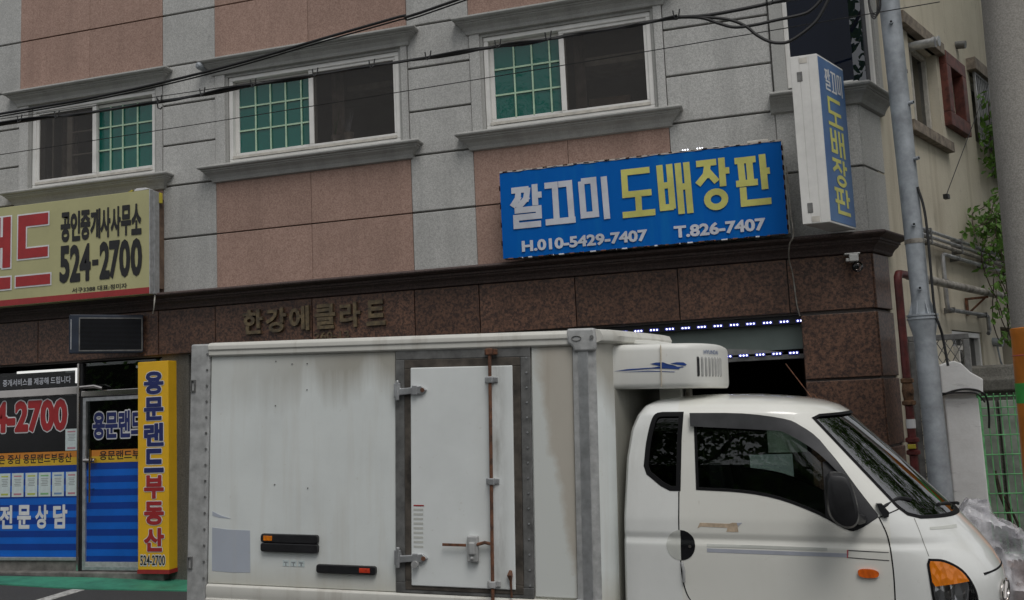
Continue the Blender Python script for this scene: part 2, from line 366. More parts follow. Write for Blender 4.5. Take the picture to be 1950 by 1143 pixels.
# lettering -------------------------------------------------------
_txt = {}
def glyph(s, bold):
    key = (s, round(bold, 3))
    if key not in _txt:
        c = bpy.data.curves.new('lettering', 'FONT'); c.body = s; c.offset = bold; c.resolution_u = 3
        o = bpy.data.objects.new('lettering', c); COL.objects.link(o); bpy.context.view_layer.update()
        m = bpy.data.meshes.new_from_object(o.evaluated_get(bpy.context.evaluated_depsgraph_get()))
        _txt[key] = ([(v.co.x, v.co.y) for v in m.vertices], [tuple(p.vertices) for p in m.polygons])
        bpy.data.objects.remove(o); bpy.data.curves.remove(c); bpy.data.meshes.remove(m)
    return _txt[key]
def lettering(mb, s, a0, a1, b0, b1, fn, d=0, bold=.02, grow=0.0):
    """flat print: string s fills the box a0..a1 x b0..b1; fn(a,b,d); grow thickens every stroke by that many em"""
    v, f = glyph(s, 0 if grow else bold)
    x0, x1 = min(p[0] for p in v), max(p[0] for p in v); y0, y1 = min(p[1] for p in v), max(p[1] for p in v)
    v0, f0 = glyph(s, bold)
    sh = [(0, 0)]
    if grow: sh += [(grow*math.cos(k*math.pi/6), grow*math.sin(k*math.pi/6)) for k in range(12)]
    for k, (dx, dy) in enumerate(sh):
        mb.add([fn(a0+(x+dx-x0)/(x1-x0)*(a1-a0), b0+(y+dy-y0)/(y1-y0)*(b1-b0), d+k*.00015) for x, y in v0], f0)
    return mb
STROKES = {
 '깔': [[(.02, .90), (.60, .90)], [(.27, .94), (.22, .70), (.03, .52)], [(.57, .94), (.50, .68), (.20, .47)], [(.80, 1), (.80, .50)], [(.80, .74), (1.02, .74)],
        [(.10, .42), (.90, .42), (.90, .25), (.14, .25), (.14, .06), (.96, .06)]],
 '끄': [[(0, .94), (.36, .94), (.37, .08)], [(.48, .94), (.86, .94), (.89, .08)], [(-.02, .06), (1.02, .06)]],
 '미': [[(.08, .94), (.50, .94), (.53, .14), (.11, .14), (.08, .94)], [(.86, 1), (.90, 0)]],
 '도': [[(.90, .93), (.10, .93), (.10, .47), (.92, .47)], [(.50, .45), (.50, .08)], [(-.02, .06), (1.0, .06)]],
 '배': [[(.08, 1), (.11, .10)], [(.38, 1), (.41, .10)], [(.08, .58), (.40, .58)], [(.02, .14), (.44, .14)], [(.64, 1), (.67, -.02)], [(.90, 1), (.93, -.02)], [(.66, .52), (.92, .52)]],
 '장': [[(.02, .93), (.64, .93)], [(.38, .93), (.30, .70), (.03, .52)], [(.34, .78), (.62, .54)], [(.80, 1), (.80, .44)], [(.80, .74), (1.02, .74)],
        [(.56+.27*math.cos(t*math.pi/10), .20+.15*math.sin(t*math.pi/10)) for t in range(21)]],
 '판': [[(0, .92), (.64, .92)], [(.18, .92), (.20, .48)], [(.44, .92), (.45, .48)], [(0, .46), (.66, .46)], [(.84, 1), (.86, .30)], [(.84, .66), (1.04, .66)], [(.20, .38), (.20, .06), (1.02, .06)]],
}
def brush(mb, ch, a0, a1, b0, b1, t, fn, d=0, ta=None):
    """a cut-vinyl letter made of straight strokes t thick (ta across, when it is squeezed)"""
    ta = ta or t; k = 0
    for pl in STROKES[ch]:
        P = [(a0+x*(a1-a0), b0+y*(b1-b0)) for x, y in pl]; ring = len(P) > 12
        for i in range(len(P)-1):
            (xa, ya), (xb, yb) = P[i], P[i+1]; dx, dy = (xb-xa)/ta*t, yb-ya; L = math.hypot(dx, dy) or 1; dx /= L; dy /= L
            e0 = t*.5 if (i > 0 or ring) else 0; e1 = t*.5 if (i < len(P)-2 or ring) else 0
            if ring: e0 = e1 = t*.12
            ux, uy = dx*ta/t, dy; nx, ny = -dy*ta*.5, dx*t*.5
            q = [(xa-ux*e0+nx, ya-uy*e0+ny), (xa-ux*e0-nx, ya-uy*e0-ny), (xb+ux*e1-nx, yb+uy*e1-ny), (xb+ux*e1+nx, yb+uy*e1+ny)]
            mb.add([fn(a, b, d+k*.00012) for a, b in q], [(0, 1, 2, 3)]); k += 1
    return mb
F = 9.3                                           # the stone face of the front
def FX(y): return lambda a, b, d: (a, y-d, b)      # print on a plane that faces the street
# the side wall: starts at the corner and runs back along the alley
AZ = R(24.5); SDIR = Vector((math.sin(AZ), math.cos(AZ), 0)); SN = Vector((math.cos(AZ), -math.sin(AZ), 0)); CORNER = Vector((.83, F, 0))
def SW(s, o, z):                                  # s along the wall, o out of it, z up
    p = CORNER+SDIR*s+SN*o; return (p.x, p.y, z)
def ground(x): return -.03*(x+7.5)

# ---------------------------------------------------------------- ground
mb = MB(); xs = [-150, -40, -14, -10, -7, -4, -1, 2, 5, 12, 40, 150]; ys = [-150, -40, -10, 0, 4, 8, 12, 20, 60, 160]
gz = lambda x: ground(max(-16, min(8, x)))
mb.add([(x, y, gz(x)) for y in ys for x in xs], [(j*len(xs)+i, j*len(xs)+i+1, (j+1)*len(xs)+i+1, (j+1)*len(xs)+i) for j in range(len(ys)-1) for i in range(len(xs)-1)])
mb.build('road', 'asphalt', kind='structure')
def sheet(name, poly, mat, h=.004):
    mb = MB(); mb.prism(poly, h, -.03, lambda x, y, d: (x, y, ground(x)+d)); return mb.build(name, mat, kind='structure')
sheet('painted_kerb_strip', [(-11.5, 8.74), (-8.63, 8.71), (-7.59, 8.68), (-6.32, 8.84), (-5.6, 8.9), (-5.6, 9.8), (-6.7, 9.75), (-6.98, 9.46), (-7.2, 9.30), (-8.0, 9.24), (-9.0, 9.10), (-11.5, 9.05)], 'green_paint', .012)
sheet('road_marking', [(-7.62, 8.67), (-7.46, 8.67), (-7.36, 6.0), (-7.46, 6.0)], 'line_white', .005)
mb = MB(); mb.box(-11.5, -6.9, 9.26, 9.62, -.25, .075); mb.build('shop_step', 'step_concrete', bevel=.012, kind='structure')

# ---------------------------------------------------------------- the building
B = thing('apartment_building', 'four-window corner building clad in grey, pink and dark brown granite', 'building', (-4, 12, 0))
wall = part_empty('front_wall', B)
def grid_wall(mb, a0, a1, b0, b1, holes, d0, d1, fn):
    holes = [(max(a0, h[0]), min(a1, h[1]), max(b0, h[2]), min(b1, h[3])) for h in holes]
    A = sorted({a0, a1, *[h[0] for h in holes], *[h[1] for h in holes]}); Bz = sorted({b0, b1, *[h[2] for h in holes], *[h[3] for h in holes]})
    for j in range(len(Bz)-1):
        i = 0
        while i < len(A)-1:
            cm = lambda i: any(h[0] < (A[i]+A[i+1])/2 < h[1] and h[2] < (Bz[j]+Bz[j+1])/2 < h[3] for h in holes)
            if cm(i): i += 1; continue
            k = i
            while k+1 < len(A)-1 and not cm(k+1): k += 1
            mb.prism([(A[i], Bz[j]), (A[k+1], Bz[j]), (A[k+1], Bz[j+1]), (A[i], Bz[j+1])], d0, d1, fn); i = k+1
    return mb
WIN = [(-8.85, -7.04), (-6.04, -3.88), (-2.90, -1.09)]
WZ0, WZ1 = 4.69, 5.77
holes = [(a, b, WZ0, WZ1) for a, b in WIN]+[(.20, .83, 4.70, 6.6)]
mb = MB(); grid_wall(mb, -13, .80, 3.05, 12.5, holes, F+.045, F+.28, lambda a, b, d: (a, d, b)); mb.build('wall_core', 'mortar', wall)
mb = MB(); grid_wall(mb, -13, .80, 2.52, 3.05, [], F+.045, F+.28, lambda a, b, d: (a, d, b)); mb.build('wall_core', 'wall_core', wall)
def slab(x0, x1, z0, z1, mat, name='stone_panel', g=.004, gz=.007, proud=0):
    mb = MB(); mb.box(x0+g*.5, x1-g*.5, F-proud+random.uniform(-.0015, .0015), F+.05, z0+gz, z1-gz); mb.build(name, mat, wall, bevel=.008 if mat == 'grey_granite' else .004)
PINK = [(-9.02, -6.92, -7.97), (-6.20, -3.77, -4.98), (-3.05, -.97, -2.02)]
for x0, x1, xm in PINK:
    for z0, z1 in ((3.24, 3.89), (3.89, 4.50), (5.95, 6.62), (6.62, 7.30), (7.30, 8.0)):
        slab(x0, xm, z0, z1, 'pink_granite'); slab(xm, x1, z0, z1, 'pink_granite')
for (x0, x1) in ((-11.4, -10.4), (-10.4, -9.74)):
    for z0, z1 in ((3.24, 3.89), (3.89, 4.50), (4.50, 5.24), (5.24, 5.95), (5.95, 6.62), (6.62, 7.30), (7.30, 8.0)): slab(x0, x1, z0, z1, 'pink_granite')
ROWS = [3.24, 3.89, 4.52, 5.01, 5.50, 5.98, 6.62, 7.30, 8.0]
for x0, x1 in ((-9.74, -9.02), (-6.92, -6.20), (-3.77, -3.05), (-.97, .06)):
    for a, b in zip(ROWS[:-1], ROWS[1:]): slab(x0, x1, a, b, 'grey_granite', gz=.010)
for a, b in ((3.24, 3.89), (3.89, 4.50)): slab(.06, .822, a, b, 'grey_granite', gz=.010)
slab(.07, .20, 4.66, 8.0, 'moulding_stone', 'pilaster', proud=.03)
# plain upper storeys, above the picture
mb = MB(); mb.box(-13, .80, F, F+.05, 8.01, 12.4); mb.build('upper_cladding', 'grey_granite', wall)
# brown granite
BX = [-12.2, -11.0, -9.8, -8.70, -6.99, -6.23, -5.0, -3.78, -3.05, -2.02, -.98, .06, .825]
for a, b in zip(BX[:-1], BX[1:]): slab(a, b, 2.535, 3.055, 'brown_granite', g=.010, gz=.004)
for a, b in ((-.4, .62), (.62, 1.255), (1.255, 1.89), (1.89, 2.515)):
    mb = MB(); mb.box(.155, .825, F, F+.5, a+.012, b-.012); mb.build('stone_panel', 'brown_granite', wall, bevel=.006)
    mb = MB(); mb.prism([(.0, a+.012), (.42, a+.012), (.42, b-.012), (.0, b-.012)], .006, -.1, lambda s, z, d: SW(s+.012, d, z)); mb.build('stone_panel', 'brown_granite', wall, bevel=.006)
mb = MB(); mb.box(.16, .80, F+.04, F+.45, -.4, 2.6); mb.build('pillar_core', 'wall_core', wall)
# mouldings: rings of growing offset give mitred returns
def moulding(name, x0, x1, prof, mat='moulding_stone'):
    mb = MB(); L = [[(x0-p, F-p, z), (x1+p, F-p, z), (x1+p, F+.03, z), (x0-p, F+.03, z)] for p, z in prof]
    mb.loops(L); return mb.build(name, mat, wall, bevel=.003)
SILL = [(.004, 4.485), (.03, 4.492), (.045, 4.53), (.07, 4.565), (.105, 4.595), (.108, 4.607), (.122, 4.61), (.122, 4.625), (.148, 4.632), (.156, 4.648), (.15, 4.663), (.12, 4.675)]
LINT = [(.004, 5.765), (.025, 5.77), (.032, 5.805), (.055, 5.84), (.09, 5.868), (.093, 5.88), (.108, 5.883), (.108, 5.897), (.135, 5.903), (.148, 5.92), (.145, 5.938), (.11, 5.952)]
for (x0, x1, xm) in PINK:
    moulding('window_sill', x0, x1, SILL); moulding('window_lintel', x0, x1, LINT)
def corner_sweep(name, prof, x0, s1, mat):
    def ring(p, z):
        c = CORNER; # mitre of the two offset lines
        t = (1-math.cos(math.pi/2-AZ))/math.sin(math.pi/2-AZ)
        m = Vector((c.x+p*t, c.y-p, z)); e = SW(s1, p, z); e2 = SW(s1, -.03, z); i = SW(.03, -.05, z)
        return [(x0, F-p, z), tuple(m), e, e2, (c.x-.05, F+.03, z), (x0, F+.03, z)]
    mb = MB(); mb.loops([ring(p, z) for p, z in prof]); return mb.build(name, mat, wall, bevel=.003)
CORN = [(.004, 3.056), (.022, 3.062), (.03, 3.085), (.052, 3.115), (.088, 3.14), (.092, 3.155), (.11, 3.158), (.11, 3.18), (.150, 3.19), (.182, 3.203), (.19, 3.218), (.182, 3.232), (.15, 3.243)]
corner_sweep('cornice', CORN, -13, .50, 'cornice_granite')
corner_sweep('window_sill', SILL, .02, .62, 'moulding_stone')
# jamb strips round the windows
for (x0, x1, xm), (w0, w1) in zip(PINK, WIN):
    for a, b, c in ((x0+.004, w0-.03, w0), (w1+.03, x1-.004, w1)):
        mb = MB(); mb.box(min(a, b), max(a, b), F-.012, F+.05, 4.66, 5.775); mb.build('window_jamb', 'grey_granite', wall, bevel=.004)
        lo, hi = sorted((c, b if c == w0 else a)); mb = MB(); mb.box(lo, hi, F+.012, F+.05, 4.66, 5.775); mb.build('window_jamb', 'moulding_stone', wall)
    mb = MB(); mb.box(w0, w1, F+.012, F+.05, 5.735, 5.775); mb.build('window_jamb', 'moulding_stone', wall)
# windows: frame, two sashes, panes, burglar grille behind the green one
def frame(mb, x0, x1, z0, z1, t, y0, y1):
    mb.box(x0, x1, y0, y1, z0, z0+t).box(x0, x1, y0, y1, z1-t, z1).box(x0, x0+t, y0, y1, z0+t, z1-t).box(x1-t, x1, y0, y1, z0+t, z1-t); return mb
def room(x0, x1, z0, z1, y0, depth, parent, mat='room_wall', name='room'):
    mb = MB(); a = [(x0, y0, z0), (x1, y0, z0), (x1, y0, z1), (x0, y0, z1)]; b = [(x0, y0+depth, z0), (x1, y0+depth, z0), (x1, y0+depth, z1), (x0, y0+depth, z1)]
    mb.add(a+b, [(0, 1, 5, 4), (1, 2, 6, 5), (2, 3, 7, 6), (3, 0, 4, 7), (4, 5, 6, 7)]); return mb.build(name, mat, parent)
def window(x0, x1, xm, green_left, vb):
    z0, z1 = 4.70, 5.735; wd = part_empty('window', B)
    mb = MB(); frame(mb, x0+.003, x1-.003, z0, z1, .05, F+.03, F+.19); mb.build('window_frame', 'white_pvc', wd, bevel=.006)
    mb = MB(); mb.box(x0+.05, x1-.05, F+.022, F+.03, z0+.052, z0+.085); mb.build('frame_track', 'old_pvc', wd, bevel=.003)
    gl = (x0+.045, xm+.02) if green_left else (xm-.02, x1-.045); dk = (xm-.04, x1-.03) if green_left else (x0+.03, xm+.04)
    mb = MB(); frame(mb, gl[0], gl[1], z0+.09, z1-.05, .048, F+.10, F+.14); mb.build('sash', 'white_pvc', wd, bevel=.005)
    mb = MB(); mb.box(gl[0]+.04, gl[1]-.04, F+.118, F+.124, z0+.13, z1-.09); mb.build('pane', 'green_glass', wd)
    mb = MB(); frame(mb, dk[0], dk[1], z0+.06, z1-.03, .055, F+.045, F+.095); mb.build('sash', 'white_pvc', wd, bevel=.006)
    mb = MB(); mb.box(dk[0]+.04, dk[1]-.04, F+.066, F+.069, z0+.10, z1-.07); mb.build('insect_screen', 'insect_screen', wd)
    mb = MB()
    for x in vb: mb.box(x-.008, x+.008, F+.098, F+.112, z0+.13, z1-.09)
    for z in (5.10, 5.385): mb.box(gl[0]+.04, gl[1]-.04, F+.104, F+.114, z-.009, z+.009)
    mb.build('grille', 'green_bar', wd)
    room(x0-.4, x1+.4, 3.9, 6.2, F+.285, 2.6, wd)
    return wd
w1 = window(*WIN[0], -7.95, False, [-7.743, -7.566, -7.353]); w2 = window(*WIN[1], -4.97, True, [-5.73, -5.535, -5.338, -5.136]); w3 = window(*WIN[2], -2.03, True, [-2.583, -2.384, -2.188])
for wd, parts in ((w1, [(-8.70, -8.45), (-8.12, -7.98), (-7.55, -7.45)]), (w2, [(-4.88, -4.72)]), (w3, [(-1.98, -1.86)])):
    for a, b in parts:
        mb = MB(); n = 12; L = []
        for k in range(n+1):
            x = a+(b-a)*k/n; y = F+.36+.03*math.sin(k*2.1); L.append((x, y))
        mb.loops([[(x, y, 4.6) for x, y in L], [(x, y, 5.9) for x, y in L]], cap=False, closed=False); mb.build('curtain', 'curtain', wd, smooth=True)
for x0, x1, z0, z1 in ((-8.40, -8.32, 4.75, 5.70), (-8.32, -7.98, 5.09, 5.105), (-8.32, -7.98, 5.38, 5.395), (-8.62, -8.605, 4.75, 5.7)):
    mb = MB(); mb.box(x0, x1, F+.115, F+.135, z0, z1); mb.build('inner_bar', 'old_pvc', w1)
mb = MB(); mb.box(-1.85, -1.40, F+.42, F+.7, 3.9, 5.02); mb.build('cabinet', 'wood_brown', w3)
mb = MB(); mb.box(-1.95, -.95, F+.45, F+.9, 5.40, 5.50); mb.build('wall_unit', 'old_pvc', w3)
mb = MB(); mb.box(-4.75, -3.7, F+.5, F+.8, 5.53, 5.60); mb.build('curtain_rail', 'old_pvc', w2)
# the corner window
cw = part_empty('corner_window', B); z0, z1 = 4.69, 6.6
mb = MB(); mb.box(.20, .245, F+.0, F+.10, z0, z1).box(.20, .80, F+.0, F+.10, z0, z0+.04); mb.build('window_frame', 'white_pvc', cw, bevel=.004)
mb = MB(); mb.box(.245, .812, F+.035, F+.045, z0+.04, z1); mb.build('pane', 'navy_glass', cw)
mb = MB(); mb.prism([(.0, z0+.04), (.50, z0+.04), (.50, z1), (.0, z1)], -.035, -.045, lambda s, z, d: SW(s+.03, d, z)); mb.build('pane', 'navy_glass', cw)
mb = MB(); mb.prism([(.50, z0), (.55, z0), (.55, z1), (.50, z1)], .0, -.1, lambda s, z, d: SW(s, d, z)).prism([(.02, z0), (.50, z0), (.50, z0+.04), (.02, z0+.04)], .0, -.1, lambda s, z, d: SW(s, d, z)); mb.build('window_frame', 'white_pvc', cw, bevel=.004)
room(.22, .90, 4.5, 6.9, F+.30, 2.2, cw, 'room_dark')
mb = MB(); mb.prism([(.56, 4.66), (.66, 4.66), (.66, 8), (.56, 8)], .03, -.05, lambda s, z, d: SW(s, d, z)); mb.build('pilaster', 'moulding_stone', cw, bevel=.004)
# side wall: stone return, then plaster
side = part_empty('side_wall', B)
for a, b in ((3.25, 3.89), (3.89, 4.49)):
    mb = MB(); mb.prism([(.012, a+.01), (.56, a+.01), (.56, b-.01), (.012, b-.01)], .0, -.06, lambda s, z, d: SW(s, d, z)); mb.build('stone_panel', 'grey_granite', side, bevel=.004)
for a, b in ((2.535, 3.05),):
    mb = MB(); mb.prism([(.012, a), (.42, a), (.42, b), (.012, b)], .006, -.06, lambda s, z, d: SW(s, d, z)); mb.build('stone_panel', 'brown_granite', side, bevel=.006)
SH = [(1.72, 2.72, 4.62, 5.68), (3.02, 3.50, 5.00, 5.64), (4.15, 5.3, 4.9, 5.82), (2.32, 3.52, 1.45, 2.40), (4.42, 5.1, .2, 2.5), (-.5, .62, 4.70, 6.6)]
mb = MB(); grid_wall(mb, .40, 9.0, -.6, 12.5, SH, -.012, -.26, lambda s, z, d: SW(s, d, z)); mb.build('plaster_face', 'beige_plaster', side)
mb = MB(); mb.prism([(-.02, 4.0), (1.2, 4.0), (1.2, 4.68), (-.02, 4.68)], -.06, -.1, lambda s, z, d: SW(s, d, z)); mb.build('wall_core', 'mortar', side)
mb = MB(); mb.prism([(.02, 2.5), (.42, 2.5), (.42, 4.5), (.02, 4.5)], -.05, -.12, lambda s, z, d: SW(s, d, z)).prism([(.02, -.4), (.43, -.4), (.43, 2.52), (.02, 2.52)], -.02, -.12, lambda s, z, d: SW(s, d, z)); mb.build('wall_core', 'wall_core', side)
def sbox(name, mat, s0, s1, o0, o1, z0, z1, parent, bevel=.006):
    mb = MB(); mb.box(s0, s1, o0, o1, z0, z1, SW); return mb.build(name, mat, parent, bevel=bevel)
def sframe(name, mat, s0, s1, z0, z1, t, o0, o1, parent, bevel=.004):
    mb = MB()
    for a in ((s0, s1, z0, z0+t), (s0, s1, z1-t, z1), (s0, s0+t, z0+t, z1-t), (s1-t, s1, z0+t, z1-t)): mb.box(a[0], a[1], o0, o1, a[2], a[3], SW)
    return mb.build(name, mat, parent, bevel=bevel)
a = part_empty('window', B)
sbox('window_lintel', 'lintel_stone', 1.38, 2.82, -.05, .07, 5.68, 5.82, a); sbox('window_sill', 'lintel_stone', 1.42, 2.84, -.05, .07, 4.50, 4.62, a)
sframe('window_frame', 'old_pvc', 1.73, 2.71, 4.63, 5.67, .05, -.19, -.12, a); sbox('mullion', 'old_pvc', 2.18, 2.24, -.22, -.14, 4.68, 5.62, a)
sbox('pane', 'tint_glass', 1.76, 2.68, -.17, -.165, 4.67, 5.63, a, 0); sbox('backing', 'room_dark', 1.6, 2.9, -.9, -.85, 4.4, 5.9, a, 0)
mb = MB(); mb.tube([SW(1.80, -.2, 5.55), SW(1.80, .22, 5.52)], .05, 12).tube([SW(1.80, .22, 5.52), SW(1.80, .25, 5.518)], .058, 12).tube([SW(1.80, .27, 5.517), SW(1.80, .29, 5.516)], .058, 12)
fl = mb.build('boiler_flue', 'aluminium', a, smooth=True)
a = part_empty('window', B); sframe('window_frame', 'red_wood', 2.84, 3.66, 4.84, 5.76, .17, -.05, .07, a, .008)
sframe('inner_frame', 'old_pvc', 3.0, 3.52, 4.99, 5.65, .05, -.12, -.06, a); sbox('pane', 'tint_glass', 3.03, 3.49, -.10, -.095, 5.03, 5.6, a, 0); sbox('backing', 'room_dark', 2.9, 3.7, -.9, -.85, 4.8, 5.8, a, 0)
a = part_empty('window', B); sbox('window_lintel', 'lintel_stone', 4.05, 5.5, -.05, .10, 5.82, 5.98, a)
sframe('window_frame', 'old_pvc', 4.16, 5.29, 4.91, 5.81, .05, -.2, -.1, a); sbox('pane', 'tint_glass', 4.2, 5.25, -.16, -.155, 4.95, 5.78, a, 0); sbox('backing', 'room_dark', 4.0, 5.5, -.9, -.85, 4.8, 5.9, a, 0)
for k in range(13): sbox('window_bar', 'pipe_grey', 4.2+k*.088, 4.22+k*.088, .03, .05, 4.88, 5.80, a, 0)
sframe('bar_frame', 'pipe_grey', 4.16, 5.3, 4.86, 5.82, .03, .025, .055, a)
a = part_empty('window', B); sframe('window_frame', 'white_pvc', 2.33, 3.51, 1.46, 2.39, .06, -.12, -.03, a); sbox('mullion', 'white_pvc', 2.88, 2.96, -.11, -.035, 1.5, 2.34, a)
sbox('pane', 'tint_glass', 2.38, 3.47, -.09, -.085, 1.5, 2.35, a, 0); sbox('backing', 'room_dark', 2.2, 3.6, -.9, -.85, 1.3, 2.5, a, 0); sframe('vent_sash', 'old_pvc', 2.40, 2.86, 1.52, 2.22, .05, -.05, .02, a)
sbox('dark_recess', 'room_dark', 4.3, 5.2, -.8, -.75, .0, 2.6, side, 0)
mb = MB(); mb.tube([SW(3.66, -.05, 6.06), SW(3.66, .10, 6.03)], .05, 10); mb.build('wall_lamp', 'steel_grey', side, smooth=True)
mb = MB(); mb.tube([SW(4.0, -.05, 2.30), SW(4.0, .10, 2.28)], .055, 10).tube([SW(4.0, .03, 2.27), SW(4.02, .05, 2.05), SW(4.12, .05, 1.95)], .012, 6); mb.build('wall_vent', 'galvanised', side, smooth=True)
# the rest of the volume: roof and back so that the block is closed
mb = MB(); p = [(-13, F+.28), (.80, F+.28), (.80+.415*8.9, F+.91*8.9), (-13, F+.91*8.9)]
mb.prism(p, 12.4, 12.3, lambda x, y, z: (x, y, z)); mb.prism([(-13, F+8.0), (4.3, F+8.0), (4.3, F+8.2), (-13, F+8.2)], -.5, 12.3, lambda x, y, z: (x, y, z)); mb.prism([(-13.2, F+.05), (-13, F+.05), (-13, F+8.2), (-13.2, F+8.2)], -.5, 12.3, lambda x, y, z: (x, y, z)); mb.build('roof', 'concrete', B)

# ---------------------------------------------------------------- shop front on the left
SY = 9.36
sh = part_empty('shop_window', B)
mb = MB(); mb.box(-9.75, -8.13, SY, SY+.01, .23, 2.44); mb.build('pane', 'shop_glass', sh)
mb = MB(); mb.box(-9.75, -8.13, SY-.05, SY+.05, 2.135, 2.23); mb.build('transom', 'chrome', sh, bevel=.008)
mb = MB(); mb.box(-8.135, -8.105, SY-.05, SY+.06, .075, 2.50); mb.build('mullion', 'chrome', sh, bevel=.004)
mb = MB(); mb.box(-8.105, -8.075, SY-.03, SY+.06, .075, 2.50); mb.build('mullion', 'black_plastic', sh)
mb = MB(); mb.box(-9.75, -8.13, SY-.03, SY+.05, .195, .232); mb.build('bottom_rail', 'aluminium', sh, bevel=.004)
mb = MB(); mb.box(-9.75, -8.13, SY-.01, SY+.2, .07, .20); mb.build('plinth', 'step_concrete', sh, bevel=.006)
mb = MB(); mb.box(-9.75, -8.13, SY-.02, SY-.014, 2.24, 2.40); mb.build('text_strip', 'film_black', sh)
mb = MB(); mb.box(-9.04, -8.14, SY-.03, SY-.005, 2.425, 2.452).box(-8.165, -8.138, SY-.045, SY-.02, 2.27, 2.43); mb.build('lit_edge', 'tube_light', sh)
mb = MB(); mb.box(-9.75, -8.135, SY-.005, SY-.002, 1.475, 2.13); mb.build('black_film', 'film_black', sh)
mb = MB(); mb.box(-9.75, -8.135, SY-.006, SY-.002, 1.395, 1.468); mb.build('orange_band', 'band_orange', sh)
mb = MB(); mb.box(-9.75, -8.135, SY-.006, SY-.002, 1.305, 1.395); mb.build('yellow_band', 'band_yellow', sh)
def stripes(x0, x1, z0, z1, parent):
    z = z1; k = 0
    while z > z0+.005:
        zz = max(z0, z-.0765); mb = MB(); mb.box(x0, x1, SY-.006, SY-.002, zz+.0005, z); mb.build('film_stripe', ('film_navy', 'film_blue')[k % 2], parent); z = zz; k += 1
stripes(-9.75, -8.135, .235, 1.304, sh)
D = FX(SY-.007)
mb = MB(); lettering(mb, '중개서비스를 제공해 드립니다', -9.26, -8.25, 2.278, 2.362, FX(SY-.0205), bold=.015); mb.build('lettering', 'letter_grey_white', sh)
mb = MB(); lettering(mb, '524-2700', -9.75, -8.325, 1.735, 2.07, D, 0, .02, .06); mb.build('letter_outline', 'letter_white', sh)
mb = MB(); lettering(mb, '524-2700', -9.75, -8.325, 1.735, 2.07, D, .003, .02, .03); mb.build('lettering', 'letter_red', sh)
mb = MB(); lettering(mb, '좋은 중심 용문랜드부동산', -9.42, -8.242, 1.335, 1.447, D, 0, .02); mb.build('lettering', 'letter_black', sh)
for ch, a, b in (('전', -9.278, -9.107), ('문', -9.019, -8.835), ('상', -8.751, -8.586), ('담', -8.493, -8.308)):
    mb = MB(); lettering(mb, ch, a, b, .575, .832, D, 0, .022, .018); mb.build('lettering', 'letter_white', sh)
dr = part_empty('shop_door', B)
mb = MB(); frame(mb, -8.07, -6.98, .085, 2.09, .045, SY-.03, SY+.02); mb.build('door_frame', 'aluminium', dr, bevel=.004)
mb = MB(); mb.box(-8.06, -6.98, SY-.028, SY+.02, .13, .18); mb.build('bottom_rail', 'dull_aluminium', dr)
mb = MB(); mb.box(-8.03, -7.02, SY, SY+.008, .13, 2.05); mb.build('pane', 'shop_glass', dr)
mb = MB(); mb.box(-8.075, -6.98, SY-.05, SY+.05, 2.10, 2.17); mb.build('transom', 'chrome', dr, bevel=.008)
mb = MB(); mb.box(-8.075, -6.98, SY, SY+.008, 2.17, 2.50); mb.build('pane', 'shop_glass', dr)
mb = MB(); mb.tube([(-8.06, SY-.08, 2.215), (-7.85, SY-.09, 2.22), (-7.76, SY-.07, 2.19)], .02, 8); mb.build('door_closer', 'chrome', dr, smooth=True)
stripes(-8.025, -7.025, .182, 1.318, dr)
mb = MB(); mb.box(-7.96, -7.025, SY-.006, SY-.002, 1.395, 1.468); mb.build('orange_band', 'band_orange', dr)
mb = MB(); mb.box(-7.96, -7.025, SY-.006, SY-.002, 1.32, 1.395); mb.build('yellow_band', 'band_yellow', dr)
mb = MB(); lettering(mb, '용문랜드', -7.935, -7.24, 1.61, 1.905, D, 0, .02, .065); mb.build('letter_outline', 'letter_white', dr)
mb = MB(); lettering(mb, '용문랜드', -7.935, -7.24, 1.61, 1.905, D, .003, .02, .018); mb.build('lettering', 'letter_navy', dr)
mb = MB(); lettering(mb, '용문랜드부동산', -7.848, -7.05, 1.35, 1.457, D, 0, .02); mb.build('lettering', 'letter_black', dr)
mb = MB(); mb.tube([(-7.92, SY-.085, .87), (-7.92, SY-.085, 1.487)], .011, 8).tube([(-7.92, SY-.085, 1.02), (-7.92, SY, 1.02)], .008, 6).tube([(-8.03, SY-.05, 1.355), (-7.87, SY-.05, 1.352)], .024, 8); mb.build('door_handle', 'chrome', dr, smooth=True)
# shop interior
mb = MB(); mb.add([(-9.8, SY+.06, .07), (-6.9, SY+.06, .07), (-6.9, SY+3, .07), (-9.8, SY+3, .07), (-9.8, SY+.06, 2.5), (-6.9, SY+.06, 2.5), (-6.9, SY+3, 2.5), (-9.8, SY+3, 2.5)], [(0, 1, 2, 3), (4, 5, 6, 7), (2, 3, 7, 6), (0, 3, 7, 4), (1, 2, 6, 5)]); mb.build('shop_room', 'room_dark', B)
mb = MB(); mb.box(-7.75, -7.5, SY+.5, SY+.6, 2.25, 2.42); mb.build('ceiling_unit', 'soffit_green', B)
mb = MB(); mb.box(-7.62, -7.42, SY+.35, SY+.42, 2.43, 2.46); mb.build('ceiling_lamp', 'tube_light', B)
mb = MB(); mb.box(-6.98, -6.62, F+.05, F+.6, -.1, 2.52); mb.build('door_return', 'dark_concrete', B)
mb = MB(); mb.box(-6.62, -6.2, F+.45, F+.55, -.2, 2.52); mb.build('recess_wall', 'soffit_green', B)
